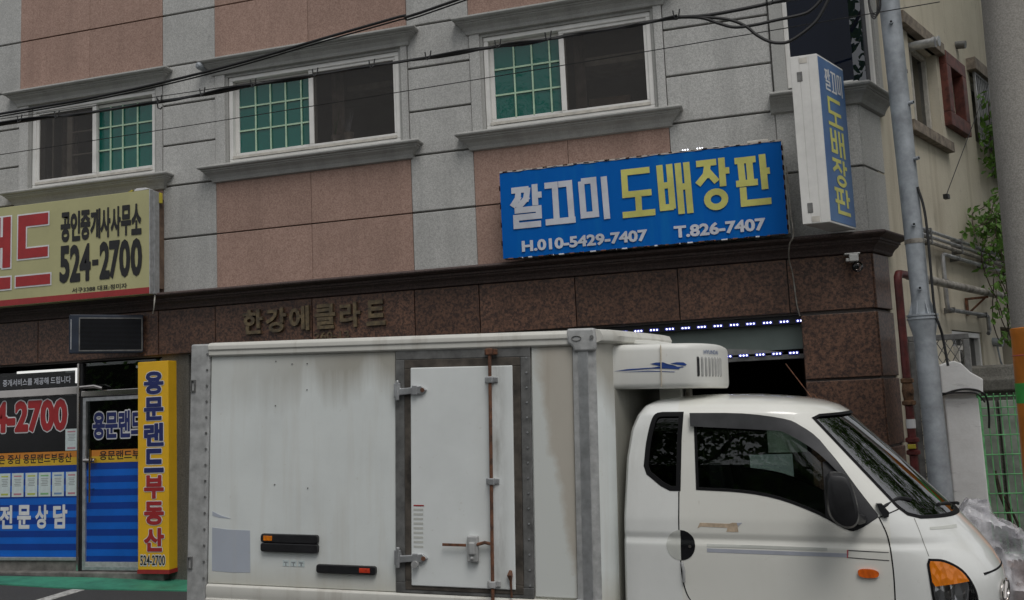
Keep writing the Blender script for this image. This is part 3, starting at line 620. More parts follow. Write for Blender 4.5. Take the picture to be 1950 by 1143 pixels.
# dark shop behind the truck
sp = part_empty('rear_shop', B)
mb = MB(); mb.box(-6.2, -2.2, F+.35, F+.4, -.3, 2.5); mb.build('shutter', 'dark_concrete', sp)
mb = MB(); mb.box(-2.2, .155, F+.16, F+.22, 2.20, 2.44); mb.build('fascia', 'soffit_green', sp)
mb = MB(); mb.box(-2.2, .155, F+.08, F+.4, 2.44, 2.53); mb.build('head', 'black_plastic', sp)
mb = MB(); mb.box(-2.2, .155, F+.13, F+.20, 2.105, 2.15); mb.build('track', 'steel_grey', sp, bevel=.004)
mb = MB(); mb.box(-2.2, .155, F+.20, F+.21, -.3, 1.72); mb.build('pane', 'shop_glass', sp)
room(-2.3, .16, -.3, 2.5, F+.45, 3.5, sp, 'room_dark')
for px0, px1, pz0, pz1, pm in ((-.24, .12, 1.215, 1.49, 'poster_pale'), (-.42, -.02, .72, 1.20, 'paper'), (-1.6, -1.2, .8, 1.3, 'awning_grey'), (-.45, -.22, 1.50, 1.66, 'paper'), (.0, .13, 1.54, 1.66, 'paper')):
    mb = MB(); mb.box(px0, px1, F+.19, F+.196, pz0, pz1); po_ = mb.build('poster', pm, sp)
    if pz0 > 1.49: mb = MB(); mb.box(px0+.02, px1-.02, F+.185, F+.19, pz0+.03, pz0+.06).box(px0+.06, px0+.10, F+.184, F+.19, pz0+.03, pz1-.02); mb.build('poster_print', 'letter_red', po_)
for x0, x1, z0, z1 in ((-1.1, -.10, 2.225, 2.175), (-.35, .15, 2.255, 2.20)):
    mb = MB(); mb.box(x0, x1, F+.30, F+.8, min(z0, z1), max(z0, z1)); mb.build('awning_panel', 'awning_grey', sp)
mb = MB(); mb.prism([(-1.0, 2.23), (-.55, 2.235), (-.2, 2.205), (-.02, 2.175), (-1.0, 2.17)], F+.145, F+.155, lambda a, b, d: (a, d, b)); mb.build('folded_awning', 'awning_grey', sp)
# ---------------------------------------------------------------- the refrigerated truck (local axes: u forward, v away from the street side, w up)
T = thing('refrigerated_truck', 'white refrigerated box truck with dark side door, parked nose right', 'truck', (-1.5, 5.5, -.18), rot=(0, R(1.72), 0))
CV, HWID = .86, .86
def cab_table(w):
    """rear u, near-side v, front u at height w"""
    ur = np.interp(w, [.4, 1.3, 1.64, 1.81, 1.89, 1.95, 1.985, 2.002, 2.01], [.44, .45, .47, .50, .535, .58, .65, .76, .95])
    vn = np.interp(w, [.4, .9, 1.08, 1.165, 1.19, 1.215, 1.30, 1.6, 1.82, 1.90, 1.95, 1.985, 2.002, 2.01], [.05, .042, .035, .036, .052, .040, .042, .075, .105, .125, .165, .25, .38, .55])
    uf = np.interp(w, [.4, .8, .94, 1.04, 1.13, 1.21, 1.28, 1.315, 1.36, 1.63, 1.90, 1.94, 1.97, 1.99, 2.003, 2.01], [2.56, 2.60, 2.605, 2.585, 2.525, 2.465, 2.405, 2.375, 2.335, 2.075, 1.80, 1.735, 1.64, 1.52, 1.38, 1.2])
    return ur, vn, uf
WL = sorted(set(list(np.linspace(.45, 1.10, 9))+list(np.linspace(1.10, 1.40, 19))+list(np.linspace(1.40, 1.88, 17))+list(np.linspace(1.88, 2.01, 16))))
def smooth_table():
    ws = np.linspace(.3, 2.2, 761); a = np.array([cab_table(x) for x in ws]); k = 9
    ker = np.hanning(k+2)[1:-1]; ker /= ker.sum()
    return ws, np.array([np.convolve(np.pad(a[:, i], k//2, 'edge'), ker, 'valid') for i in range(3)]).T
_ws, _tb = smooth_table()
def cab_loop(w, e):
    ur, vn, uf = [np.interp(min(w, 2.01), _ws, _tb[:, i]) for i in range(3)]
    ur += e; vn += e; uf -= e; hw = CV-vn; dep = min(.66, (uf-ur)*.42); uc = uf-dep; rd = .07; pts = []
    NS, NF, NR = 26, 56, 12
    for i in range(NS): pts.append((ur+rd+(uc-ur-rd)*i/NS, CV-hw))
    for i in range(NF):
        t = -math.pi/2+math.pi*i/NF; s, c = math.sin(t), math.cos(t)
        pts.append((uc+dep*abs(c)**.84, CV+hw*math.copysign(abs(s)**.80, s)))
    for i in range(NS): pts.append((uc+(ur+rd-uc)*i/NS, CV+hw))
    for i in range(NR):
        t = math.pi/2-math.pi*i/NR; s, c = math.sin(t), math.cos(t)
        pts.append((ur+rd-rd*abs(c)**.6, CV+hw*math.copysign(abs(s)**.35, s)))
    return pts
def loft(e, wbot=None):
    top = 2.01-max(e, 0)-(0 if e >= 0 else e); ws = [x for x in WL]; ws[0] = wbot if wbot else .45
    ws = [ws[0]]+[x for x in ws[1:]]
    m = MB(); L = []
    for x in ws:
        z = x if x < 1.85 else 1.85+(x-1.85)*((2.01-e-1.85)/(2.01-1.85))
        L.append([(u, v, z) for u, v in cab_loop(x, e)])
    m.loops(L); return m
def to_mesh(m):
    me = bpy.data.meshes.new('tmp'); me.from_pydata(m.v, [], m.f); bm = bmesh.new(); bm.from_mesh(me)
    bmesh.ops.recalc_face_normals(bm, faces=bm.faces); bm.to_mesh(me); bm.free(); return me
def boolean(a, b, op):
    oa = bpy.data.objects.new('a', a); ob = bpy.data.objects.new('b', b); COL.objects.link(oa); COL.objects.link(ob)
    md = oa.modifiers.new('b', 'BOOLEAN'); md.object = ob; md.operation = op; md.solver = 'EXACT'
    bpy.context.view_layer.update()
    r = bpy.data.meshes.new_from_object(oa.evaluated_get(bpy.context.evaluated_depsgraph_get()))
    bpy.data.objects.remove(oa); bpy.data.objects.remove(ob); return r
def grow_poly(poly, g):
    n = len(poly); ar = sum(poly[i][0]*poly[(i+1) % n][1]-poly[(i+1) % n][0]*poly[i][1] for i in range(n)); sg = 1 if ar > 0 else -1; out = []
    for i in range(n):
        p0, p1, p2 = (np.array(poly[(i+k) % n], float) for k in (-1, 0, 1)); d1 = p1-p0; d2 = p2-p1
        n1 = np.array([d1[1], -d1[0]])/(np.linalg.norm(d1)+1e-9)*sg; n2 = np.array([d2[1], -d2[0]])/(np.linalg.norm(d2)+1e-9)*sg
        b = n1+n2; b = b/max(.5, 1+float(n1@n2)); out.append(tuple(p1+b*g))
    return out
def pr(poly, v0=-.6, v1=2.4):
    m = MB(); m.prism(poly, v0, v1, lambda u, w, v: (u, v, w)); return to_mesh(m)
def link(me, name, mat, parent, smooth=True, label=None, ang=35):
    me.materials.clear(); me.materials.append(MATS[mat]); o = bpy.data.objects.new(name, me); COL.objects.link(o); o.parent = parent; OFF[o.name] = OFF[parent.name]
    if smooth: me.polygons.foreach_set('use_smooth', [True]*len(me.polygons)); me.set_sharp_from_angle(angle=R(ang))
    return setp(o, label)
_sh = {}
def shell(e0, e1):
    k = (e0, e1)
    if k not in _sh: _sh[k] = boolean(to_mesh(loft(e0)), to_mesh(loft(e1, .40)), 'DIFFERENCE')
    return _sh[k].copy()
def skin(poly, name, mat, parent, e0=-.0015, e1=.004, v0=-.6, v1=.55, smooth=True, label=None):
    """a patch that follows the cab's skin inside an outline seen from the side"""
    return link(boolean(shell(e0, e1), pr(poly, v0, v1), 'INTERSECT'), name, mat, parent, smooth, label)
SIDEWIN = resample([(.90, 1.893), (1.17, 1.888), (1.40, 1.858), (1.48, 1.82), (1.58, 1.74), (1.67, 1.63), (1.77, 1.48), (1.865, 1.345)], 3)+resample([(1.865, 1.335), (1.76, 1.27), (1.70, 1.275), (1.56, 1.35), (1.36, 1.425), (1.16, 1.46), (.905, 1.472)], 3)
QUART = resample([(.605, 1.60), (.62, 1.73), (.648, 1.85), (.672, 1.895), (.71, 1.905)], 3)+[(.828, 1.905), (.815, 1.75), (.803, 1.465), (.75, 1.465), (.70, 1.49), (.62, 1.555)]
SCREEN = [(1.565, 1.868), (1.60, 1.884), (1.78, 1.893), (2.3, 1.90), (2.8, 1.90), (2.8, 1.318), (2.30, 1.318), (2.10, 1.325), (2.03, 1.345), (1.98, 1.385)]
HL = resample([(2.115, 1.118), (2.20, 1.108), (2.29, 1.055), (2.345, .97), (2.365, .88), (2.365, .72)], 4)+[(2.16, .72)]+resample([(2.135, .80), (2.118, .95), (2.105, 1.09)], 3)
HI = grow_poly(HL, -.012)
cut = MB(); cut.prism(HI, -.6, .6, lambda u, w, v: (u, v, w))
for p in (SIDEWIN, QUART, SCREEN): cut.prism(p, -.6, 2.4, lambda u, w, v: (u, v, w))
cab = link(boolean(shell(0, .055), to_mesh(cut), 'DIFFERENCE'), 'cab', 'cab_white', T)
for p, nm, mat in ((SIDEWIN, 'side_glass', 'car_glass'), (QUART, 'quarter_glass', 'tint_glass'), (SCREEN, 'windscreen', 'screen_glass')):
    if nm == 'windscreen':
        link(boolean(shell(.012, .017), pr(grow_poly(p, .012)), 'INTERSECT'), nm, mat, cab)
    else:
        for a, b in ((-.6, .8), (.9, 2.4)): link(boolean(shell(.018, .022), pr(grow_poly(p, .012), a, b), 'INTERSECT'), nm, mat, cab)
    for a, b in (((-.6, 2.4),) if nm == 'windscreen' else ((-.6, .8), (.9, 2.4))):
        g = boolean(shell(-.002, .03), pr(grow_poly(p, .007), a, b), 'INTERSECT'); link(boolean(g, pr(grow_poly(p, -.008 if nm != 'quarter_glass' else -.020)), 'DIFFERENCE'), 'window_seal', 'black_rubber', cab)
skin([(1.60, 1.328), (1.60, 1.625), (1.67, 1.64), (1.77, 1.49), (1.87, 1.345), (1.865, 1.33), (1.76, 1.262), (1.70, 1.268)], 'mirror_base', 'black_plastic', cab, -.004, .02)
VIS = resample([(.872, 1.905), (1.17, 1.90), (1.40, 1.868), (1.49, 1.828), (1.59, 1.748), (1.71, 1.575)], 3)+resample([(1.70, 1.548), (1.60, 1.655), (1.52, 1.72), (1.40, 1.79), (1.32, 1.803), (.875, 1.828)], 3)
skin(VIS, 'rain_visor', 'smoked_plastic', cab, -.028, -.022)
def seam(pts, t=.007): 
    L = [(p[0]-t/2, p[1]) for p in pts]; Rr = [(p[0]+t/2, p[1]) for p in reversed(pts)]; return L+Rr
skin(seam(resample([(.80, 1.455), (.795, 1.23), (.80, 1.07), (.81, .95), (.84, .86), (.90, .80)], 4)), 'door_seam', 'black_rubber', cab, -.0012, .004)
skin(seam(resample([(1.875, 1.335), (1.915, 1.23), (1.93, 1.10), (1.935, .95), (1.93, .7)], 4)), 'door_seam', 'black_rubber', cab, -.0012, .004)
skin([(1.88, 1.335), (1.985, 1.375), (1.985, 1.369), (1.882, 1.329)], 'wing_seam', 'black_rubber', cab, -.0012, .004)
skin([(1.70, 1.00), (2.45, 1.028), (2.72, 1.045), (2.72, 1.036), (2.45, 1.019), (2.31, 1.0)], 'bonnet_seam', 'black_rubber', cab, -.0012, .006, .22, 1.5)
skin(seam(resample([(2.062, 1.322), (2.082, 1.26), (2.098, 1.20), (2.118, 1.13)], 4), .004), 'bonnet_seam', 'seam_grey', cab, -.001, .003)
# decals
skin([(.95, 1.142), (.95, 1.121), (1.705, 1.116), (1.71, 1.137)], 'stripe', 'decal_grey', cab, -.0014, .002)
skin([(.95, 1.168), (.95, 1.150), (1.60, 1.148), (1.60, 1.164)], 'stripe', 'decal_dull', cab, -.0014, .002)
for p in ([(1.705, 1.156), (1.705, 1.151), (1.915, 1.147), (1.915, 1.150)], [(1.705, 1.117), (1.705, 1.113), (1.915, 1.104), (1.915, 1.108)]): skin(p, 'pinstripe', 'decal_black', cab, -.0014, .002)
skin([(1.702, 1.156), (1.710, 1.156), (1.706, 1.113), (1.700, 1.113)], 'pinstripe', 'decal_red', cab, -.0016, .002)
skin([(.90, 1.252), (.915, 1.283), (1.08, 1.281), (1.095, 1.287), (1.15, 1.287), (1.125, 1.262), (1.128, 1.236), (1.062, 1.236), (1.068, 1.258), (.92, 1.262)], 'worn_badge_sticker', 'decal_beige', cab, -.0014, .002)
skin([(1.128, 1.262), (1.120, 1.287), (1.152, 1.288), (1.13, 1.27)], 'worn_badge_sticker', 'decal_grey', cab, -.0018, .002)
skin([(2.14, 1.275), (2.14, 1.262), (2.30, 1.256), (2.30, 1.272)], 'bonnet_badge', 'decal_dull', cab, -.0016, .002, .1, .8)
# door handle bowl and lock
bowl = [(.803+.082*math.cos(t*math.pi/12), 1.155+.085*math.sin(t*math.pi/12)) for t in range(24)]
skin([p for p in bowl if p[0] >= .801], 'handle_cup', 'black_gloss', cab, -.0025, .004)
skin([p for p in bowl if p[0] <= .806], 'handle_recess', 'decal_dull', cab, -.0016, .002)
mb = MB(); mb.tube([(.855, .03, 1.15), (.855, .036, 1.15)], .009, 10); mb.build('door_lock', 'chrome', cab)
mb = MB(); mb.tube([(.806, .035, 1.06), (.818, .022, 1.01), (.815, .030, .95)], .009, 8); mb.build('side_bumper', 'dull_aluminium', cab, smooth=True)
sg = resample([(1.752, 1.038), (1.757, 1.052), (1.785, 1.059), (1.83, 1.057), (1.855, 1.046), (1.859, 1.034), (1.852, 1.020), (1.825, 1.012), (1.78, 1.013), (1.757, 1.022), (1.752, 1.038)], 3)[:-1]
skin(sg, 'turn_signal', 'signal_orange', cab, -.014, .004)
# headlamp: dark rim, amber top, clear bottom with bowls behind
g = boolean(shell(-.004, .02), pr(HL, -.6, .6), 'INTERSECT'); HI = grow_poly(HL, -.012)
link(boolean(g, pr(HI, -.7, .7), 'DIFFERENCE'), 'headlight_rim', 'black_rubber', cab)
hl = link(boolean(shell(-.002, .004), pr(HI, -.6, .6), 'INTERSECT'), 'headlight', 'clear_lens', cab)
AT = [p for p in HI[:15] if p[1] > 1.005]; AL = [p for p in HI[18:] if p[1] > .99]
skin(AT+[(2.322, .995), (2.14, .975)]+AL, 'amber_lens', 'amber_lens', hl, -.004, .006, -.6, .6)
skin(grow_poly(HI, .02), 'reflector', 'lamp_reflector', hl, .040, .046, -.6, .6)
mb = MB()
for u, v, w, r in ((2.20, .16, .93, .05), (2.28, .24, .90, .055), (2.24, .20, .80, .05)): mb.loops([[(u+.02*k-.02, v-.01*k+rr*math.cos(t*math.pi/8), w+rr*math.sin(t*math.pi/8)) for t in range(16)] for k, rr in ((0, r*.3), (1, r*.8), (2, r))], cap=False)
mb.build('lamp_bowl', 'chrome', hl, smooth=True)
# emblem on the nose
mb = MB()
def skin_at(v, w, e=0):
    P = cab_loop(w, e); F_ = [p for p in P if p[0] > 1.6]; return min(F_, key=lambda p: abs(p[1]-v)+(0 if p[0] > 2 else 1))[0]
def nose(v, w, e):
    F_ = sorted([p for p in cab_loop(w, 0) if p[0] > 2.0], key=lambda p: p[1]); return float(np.interp(v, [p[1] for p in F_], [p[0] for p in F_]))+e
EV, EW = .40, .905
ringp = [(EV+.075*math.cos(t*math.pi/14), EW+.058*math.sin(t*math.pi/14)) for t in range(29)]
mb.tube([(nose(v, w_, .012), v, w_) for v, w_ in ringp], .008, 6, cap=False)
for a, b in (((-.03, -.04), (.012, .045)), ((.03, .04), (-.012, -.045)), ((-.012, -.004), (.014, .006))): mb.tube([(nose(EV+a[0], EW+a[1], .012), EV+a[0], EW+a[1]), (nose(EV+b[0], EW+b[1], .012), EV+b[0], EW+b[1])], .008, 6)
mb.build('oval_emblem', 'chrome', cab, smooth=True)
# wipers
for pts, bl in (([(1.905, .085, 1.385), (1.99, .16, 1.425), (2.06, .20, 1.415)], [(1.90, .075, 1.39), (1.93, .10, 1.36)]), ([(2.36, .86, 1.30), (2.30, .55, 1.36), (2.22, .36, 1.375)], None), ([(2.37, 1.0, 1.31), (2.385, .8, 1.335), (2.36, .62, 1.35)], None)):
    mb = MB(); mb.tube(resample(pts, 5), .009, 6)
    if bl: mb.prism([(1.868, 1.405), (1.895, 1.405), (1.93, 1.36), (1.925, 1.335), (1.902, 1.33), (1.88, 1.37)], .045, .09, lambda u, w, v: (u, v, w))
    mb.build('wiper', 'black_plastic', cab, smooth=True)
# mirror
mb = MB(); M2 = resample([(1.602, 1.56), (1.622, 1.588), (1.66, 1.592), (1.705, 1.582), (1.73, 1.545), (1.752, 1.46), (1.764, 1.37), (1.745, 1.315), (1.70, 1.298), (1.65, 1.318), (1.612, 1.365), (1.60, 1.45), (1.602, 1.56)], 3)[:-1]
cu, cw_ = 1.68, 1.45
mb.loops([[(cu+(u-cu)*k, v, cw_+(w-cw_)*k) for u, w in M2] for v, k in ((-.235, .70), (-.225, .88), (-.19, .98), (-.14, 1), (-.09, .96), (-.075, .86))])
mr = mb.build('door_mirror', 'black_plastic', T, smooth=True, bevel=.004)
mb = MB(); mb.tube([(1.73, -.12, 1.36), (1.77, -.04, 1.33), (1.79, .06, 1.32)], .028, 8); mb.build('mirror_arm', 'black_plastic', mr, smooth=True)
mb = MB(); mb.tube([(1.60, 1.60, 2.0), (1.66, 1.60, 1.93), (2.0, 1.62, 1.40)], .004, 5); mb.build('antenna', 'rust', cab)
mb = MB(); mb.tube([(1.42, 1.55, 2.22), (1.95, 1.62, 1.45)], .0035, 5); mb.build('antenna', 'rust', cab)
# interior
def cushion(name, boxes, parent, mat):
    mb = MB()
    for (u0, u1, v0, v1, w0, w1, sk) in boxes:
        n = 10; L = []
        for k in range(7):
            t = k/6; z = w0+(w1-w0)*t; s_ = 1-.18*abs(2*t-1)**3
            L.append([((u0+u1)/2+sk*t+(u1-u0)/2*s_*math.copysign(abs(math.cos(a))**.6, math.cos(a)), (v0+v1)/2+(v1-v0)/2*s_*math.copysign(abs(math.sin(a))**.6, math.sin(a)), z) for a in (2*math.pi*i/16 for i in range(16))])
        mb.loops(L)
    return mb.build(name, mat, parent, smooth=True)
for v in (.16, 1.06): cushion('seat', [(1.02, 1.50, v, v+.5, 1.0, 1.14, 0), (.98, 1.13, v+.02, v+.48, 1.10, 1.62, -.06), (.93, 1.03, v+.12, v+.38, 1.60, 1.80, -.02)], T, 'seat_black')
mb = MB(); mb.box(.52, .56, .12, 1.6, .9, 1.45); mb.build('rear_bulkhead', 'dash_grey', T)
mb = MB(); mb.prism([(1.78, .8), (2.10, .8), (2.12, 1.24), (2.05, 1.27), (1.86, 1.22)], .22, 1.50, lambda u, w, v: (u, v, w)); mb.build('dashboard', 'dash_grey', T, bevel=.03)
mb = MB(); mb.tube([(1.70+.06*math.sin(t*math.pi/12), .42+.19*math.cos(t*math.pi/12), 1.27+.18*math.sin(t*math.pi/12)) for t in range(25)], .014, 6, cap=False).tube([(1.70, .42, 1.27), (1.9, .42, 1.15)], .025, 6); mb.build('steering_wheel', 'black_plastic', T, smooth=True)
mb = MB(); mb.tube([(2.06, .50, 1.37), (2.08, .46, 1.37)], [.075, .075], 20); mb.build('dash_fan', 'fan_grey', T, smooth=True)
mb = MB(); mb.box(.60, 2.2, .1, 1.62, .80, .84); mb.build('cab_floor', 'dash_grey', T)

# ---- cargo box
X0, X1, VW, Z0, Z1 = -2.44, .33, 1.72, .72, 2.40
bx = part_empty('cargo_box', T)
mb = MB(); mb.box(X0+.01, .22, .02, VW-.02, Z0+.01, Z1-.02); mb.build('box_core', 'box_white', bx)
mb = MB(); mb.box(-2.29, -.95, .006, .03, .825, 2.315); mb.build('side_panel', 'box_white', bx, bevel=.004, label='white side panel streaked with rain dirt')
mb = MB(); mb.box(-.055, .20, .006, .03, .835, 2.315); mb.build('side_panel', 'front_white', bx, bevel=.004, label='narrow side panel stained brown beside the corner post')
def fr_u(v):
    s = abs((v-VW/2)/(VW/2)); return .335+.035*min(1, max(0, (min(v, VW-v))/.08))**.5+.27*(1-s**1.25)
mb = MB(); vsl = [0, .004, .012, .025, .045, .07, .10]+list(np.linspace(.15, VW-.15, 15))+[VW-.10, VW-.06, VW-.02, VW]
pts = [(fr_u(v), v+.012) for v in vsl]; ring = pts+[(.24, VW-.01), (.24, .02)]
mb.loops([[(u, v, z) for u, v in ring] for z in (.78, 2.34)]); mb.build('front_panel', 'box_white', bx, smooth=True, ang=30)
mb = MB(); vg = [v for v in vsl if .10 < v < VW-.10]; mb.loops([[(fr_u(v)+.003, v, z) for v in vg]+[(fr_u(v)-.02, v, z) for v in reversed(vg)] for z in (.80, 2.045)]); mb.build('front_shade_panel', 'shaded_grimy_front', bx, smooth=True, ang=30)  # dark sheet painting the shade below the cooling unit
# rails
RP = [(-.004, 2.312), (-.016, 2.322), (-.016, 2.352), (-.024, 2.358), (-.024, 2.385), (-.012, 2.402), (.02, 2.408), (.05, 2.408), (.05, 2.312)]
mb = MB(); mb.loops([[(u, v, z) for v, z in RP] for u in (-2.30, .19)]); mb.build('top_rail', 'rail_white', bx, bevel=.004, smooth=True)
BP = [(-.002, .822), (-.014, .812), (-.018, .77), (-.010, .735), (-.02, .73), (-.02, .70), (.05, .70), (.05, .822)]
mb = MB(); mb.loops([[(u, v, z) for v, z in BP] for u in (-2.29, .30)]); mb.build('bottom_rail', 'rail_white', bx, bevel=.004, smooth=True)
mb = MB(); vv = [-.008, .0, .012, .03, .055, .08]+list(np.linspace(.12, VW-.06, 20)); L = []
for v in vv:
    u = fr_u(v)+.012; L.append([(u-.06, v, 2.325), (u+.0, v, 2.325), (u+.035, v, 2.34), (u+.045, v, 2.37), (u+.03, v, 2.40), (u-.0, v, 2.408), (u-.06, v, 2.408)])
mb.loops(L); mb.build('top_rail', 'rail_white', bx, smooth=True)
# posts and caps
mb = MB(); mb.box(X0, -2.295, -.012, .06, .70, 2.40); po = mb.build('rear_post', 'dull_aluminium', bx, bevel=.012)
mb = MB()
for k in range(15): mb.tube([(-2.308, -.012, .86+k*.105), (-2.308, -.018, .86+k*.105)], .008, 6)
mb.build('rivet', 'steel_grey', po)
for z in (2.12, .955):
    mb = MB(); frame(mb, -2.432, -2.395, z-.04, z+.04, .008, -.022, -.010); mb.build('hinge_plate', 'steel_grey', po)
PP = [(.205, .0), (.205, -.012), (.245, -.020), (.295, -.018), (.325, -.005), (.345, .018), (.345, .06), (.205, .06)]
mb = MB(); mb.loops([[(u, v, z) for u, v in PP] for z in (.80, 2.29)]); mb.build('corner_post', 'dull_aluminium', bx, smooth=True, ang=60)
mb = MB(); mb.box(.24, .30, -.024, -.018, .82, 2.28); mb.build('post_strip', 'aluminium', bx, bevel=.003)
CC = [(.175, 2.415), (.345, 2.415), (.352, 2.36), (.348, 2.285), (.33, 2.275), (.215, 2.275), (.205, 2.31), (.178, 2.325)]
mb = MB(); mb.prism(CC, -.034, .12, lambda u, w, v: (u, v, w)); cc = mb.build('corner_cap', 'dull_aluminium', bx, bevel=.014, seg=3, smooth=True)
mb = MB(); mb.tube([(.235+.028*math.cos(t*math.pi/10), -.036, 2.355+.014*math.sin(t*math.pi/10)) for t in range(21)], .003, 5, cap=False).tube([(.328, -.03, 2.36), (.328, -.042, 2.36)], .012, 8); mb.build('cap_badge', 'steel_grey', cc)
mb = MB(); mb.box(.19, .35, -.03, .1, .775, .835); mb.build('corner_cap', 'dull_aluminium', bx, bevel=.01)
# side door
cd = part_empty('cargo_door', T)
mb = MB(); frame(mb, -.945, -.062, .825, 2.318, .062, -.004, .02); mb.build('door_frame', 'steel_grey', cd, bevel=.004)
mb = MB(); frame(mb, -.882, -.125, .845, 2.255, .055, -.008, .02); mb.build('door_gasket', 'gasket', cd, bevel=.004)
mb = MB(); mb.box(-.838, -.172, -.016, .02, .872, 2.205); mb.build('door_panel', 'box_clean', cd, bevel=.006)
mb = MB()
for k in range(16): mb.tube([(-.085, -.004, .9+k*.09), (-.085, -.009, .9+k*.09)], .006, 6)
mb.build('rivet', 'aluminium', cd)
mb = MB(); mb.tube([(-.305, -.045, 2.30), (-.305, -.045, .80)], .011, 8); bar = mb.build('lock_bar', 'rust', cd, smooth=True)
for z, mt in ((2.29, 'rust'), (2.12, 'aluminium'), (1.51, 'aluminium'), (.905, 'dull_aluminium')):
    mb = MB(); mb.box(-.345, -.262, -.026, -.014, z-.018, z+.018).box(-.325, -.285, -.062, -.020, z-.02, z+.02); mb.build('bar_clamp', mt, bar, bevel=.005)
mb = MB(); mb.box(-.62, -.47, -.052, -.044, 1.122, 1.138); mb.tube([(-.40, -.045, 1.135), (-.35, -.05, 1.15), (-.305, -.045, 1.14)], .010, 6); hd = mb.build('lock_handle', 'rust', cd)
mb = MB(); mb.box(-.465, -.395, -.05, -.014, 1.03, 1.185).box(-.45, -.41, -.062, -.045, 1.075, 1.15).box(-.44, -.42, -.066, -.045, 1.045, 1.065); mb.build('handle_case', 'dull_aluminium', hd, bevel=.008)
for z in (2.065, 1.04):
    mb = MB(); mb.prism([(-.945, z+.045), (-.905, z+.045), (-.90, z+.012), (-.80, z+.02), (-.76, z+.028), (-.725, z), (-.76, z-.028), (-.80, z-.02), (-.90, z-.03), (-.945, z-.045)], -.034, -.012, lambda u, w, v: (u, v, w))
    mb.tube([(-.92, -.03, z+.062), (-.92, -.03, z-.062)], .013, 8).box(-.82, -.785, -.045, -.03, z-.03, z+.03); mb.build('hinge', 'aluminium', cd, bevel=.004)
    mb = MB(); mb.tube([(-.75, -.034, z), (-.75, -.04, z)], .014, 8); mb.build('hinge_bolt', 'rust', cd)
mb = MB(); mb.tube([(-.80, -.035, 1.005), (-.80, -.06, 1.005)], .022, 12); mb.build('hinge_roller', 'dull_aluminium', cd, smooth=True)
mb = MB(); mb.tube([(-.20, -.02, .985), (-.20, -.035, .96), (-.197, -.03, .93), (-.195, -.02, .83)], [.010, .018, .008, .006], 8); mb.build('drop_latch', 'rust', cd, smooth=True)
mb = MB(); mb.box(-.82, -.752, -.0175, -.0164, 1.352, 1.36); mb.build('notice_sticker', 'letter_red', cd)
mb = MB()
for k in range(9): mb.box(-.82, -.757, -.0172, -.0163, 1.325-k*.028, 1.338-k*.028)
mb.build('notice_print', 'decal_dull', cd)
# marker lamps, patch, stickers
def pill(mb, u0, u1, w0, w1, v0, v1):
    r = (w1-w0)*.3; P = []
    for (cu, cw, a0) in ((u1-r, w1-r, 0), (u0+r, w1-r, 90), (u0+r, w0+r, 180), (u1-r, w0+r, 270)): P += [(cu+r*math.cos(R(a0+k*22.5)), cw+r*math.sin(R(a0+k*22.5))) for k in range(5)]
    return mb.prism(P, v0, v1, lambda u, w, v: (u, v, w))
for (u0, u1, w0, w1, lens) in ((-1.885, -1.475, 1.103, 1.158, (-1.862, -1.80, 'amber_lens')), (-1.885, -1.475, 1.045, 1.100, None), (-1.485, -1.075, .925, .978, (-1.185, -1.112, 'red_lens'))):
    mb = MB(); pill(mb, u0, u1, w0, w1, -.022, .006); lm = mb.build('marker_lamp', 'black_plastic', bx, bevel=.005)
    if lens: mb = MB(); mb.box(lens[0], lens[1], -.026, -.02, w0+.012, w1-.012); mb.build('lens', lens[2], lm, bevel=.002)
mb = MB(); mb.prism([(-2.262, 1.185), (-2.15, 1.175), (-1.978, 1.172), (-1.972, .905), (-2.1, .90), (-2.258, .905)], .0045, .006, lambda u, w, v: (u, v, w)); mb.build('paint_patch', 'patch_blue', bx)
mb = MB(); mb.prism([(-2.262, 1.29), (-2.20, 1.265), (-2.12, 1.245), (-2.21, 1.250), (-2.262, 1.262)], .0045, .006, lambda u, w, v: (u, v, w)); mb.build('paint_patch', 'patch_blue', bx)
mb = MB()
for k in range(3): mb.box(-1.735+k*.055, -1.690+k*.055, .0035, .0055, .955, .992)
st = mb.build('phone_sticker', 'paper', bx)
mb = MB()
for k in range(3): mb.box(-1.728+k*.055, -1.70+k*.055, .0027, .0034, .975, .983).box(-1.717+k*.055, -1.709+k*.055, .0027, .0034, .958, .976)
mb.build('sticker_print', 'print_grey', st)
mb = MB()
for u, w in ((-1.80, 2.27), (-1.68, 2.25), (-1.80, 1.98), (-1.57, 2.08), (-1.56, 1.45), (-1.80, 1.47), (-1.57, 2.25)): mb.tube([(u, .006, w), (u, .002, w)], .0045, 6)
mb.build('rivet', 'steel_grey', bx)
# cooling unit on the box front, over the cab roof
RO = [(.385, .14), (.77, .15), (.90, .19), (.985, .31), (1.035, .52), (1.05, .86), (1.035, 1.20), (.985, 1.41), (.90, 1.53), (.385, 1.58)]
mb = MB(); ctr = np.array((.70, .86)); RS = resample(RO, 4); L = []
for z, k in ((2.050, .955), (2.054, .978), (2.066, .993), (2.085, 1), (2.28, 1), (2.300, .993), (2.313, .978), (2.319, .95)): L.append([(float(ctr[0]+(u-ctr[0])*k), float(ctr[1]+(v-ctr[1])*k), z) for u, v in RS])
mb.loops(L); cu_ = mb.build('cooling_unit', 'reefer_white', T, smooth=True, ang=50)
def ro_pt(t, e):                                   # point on the unit's outline, pushed out by e
    P = np.array(RS); i = min(int(t), len(P)-2); f_ = t-i; p = P[i]*(1-f_)+P[i+1]*f_; d = P[i+1]-P[i]; n = np.array((d[1], -d[0]))/np.linalg.norm(d); return p+n*e
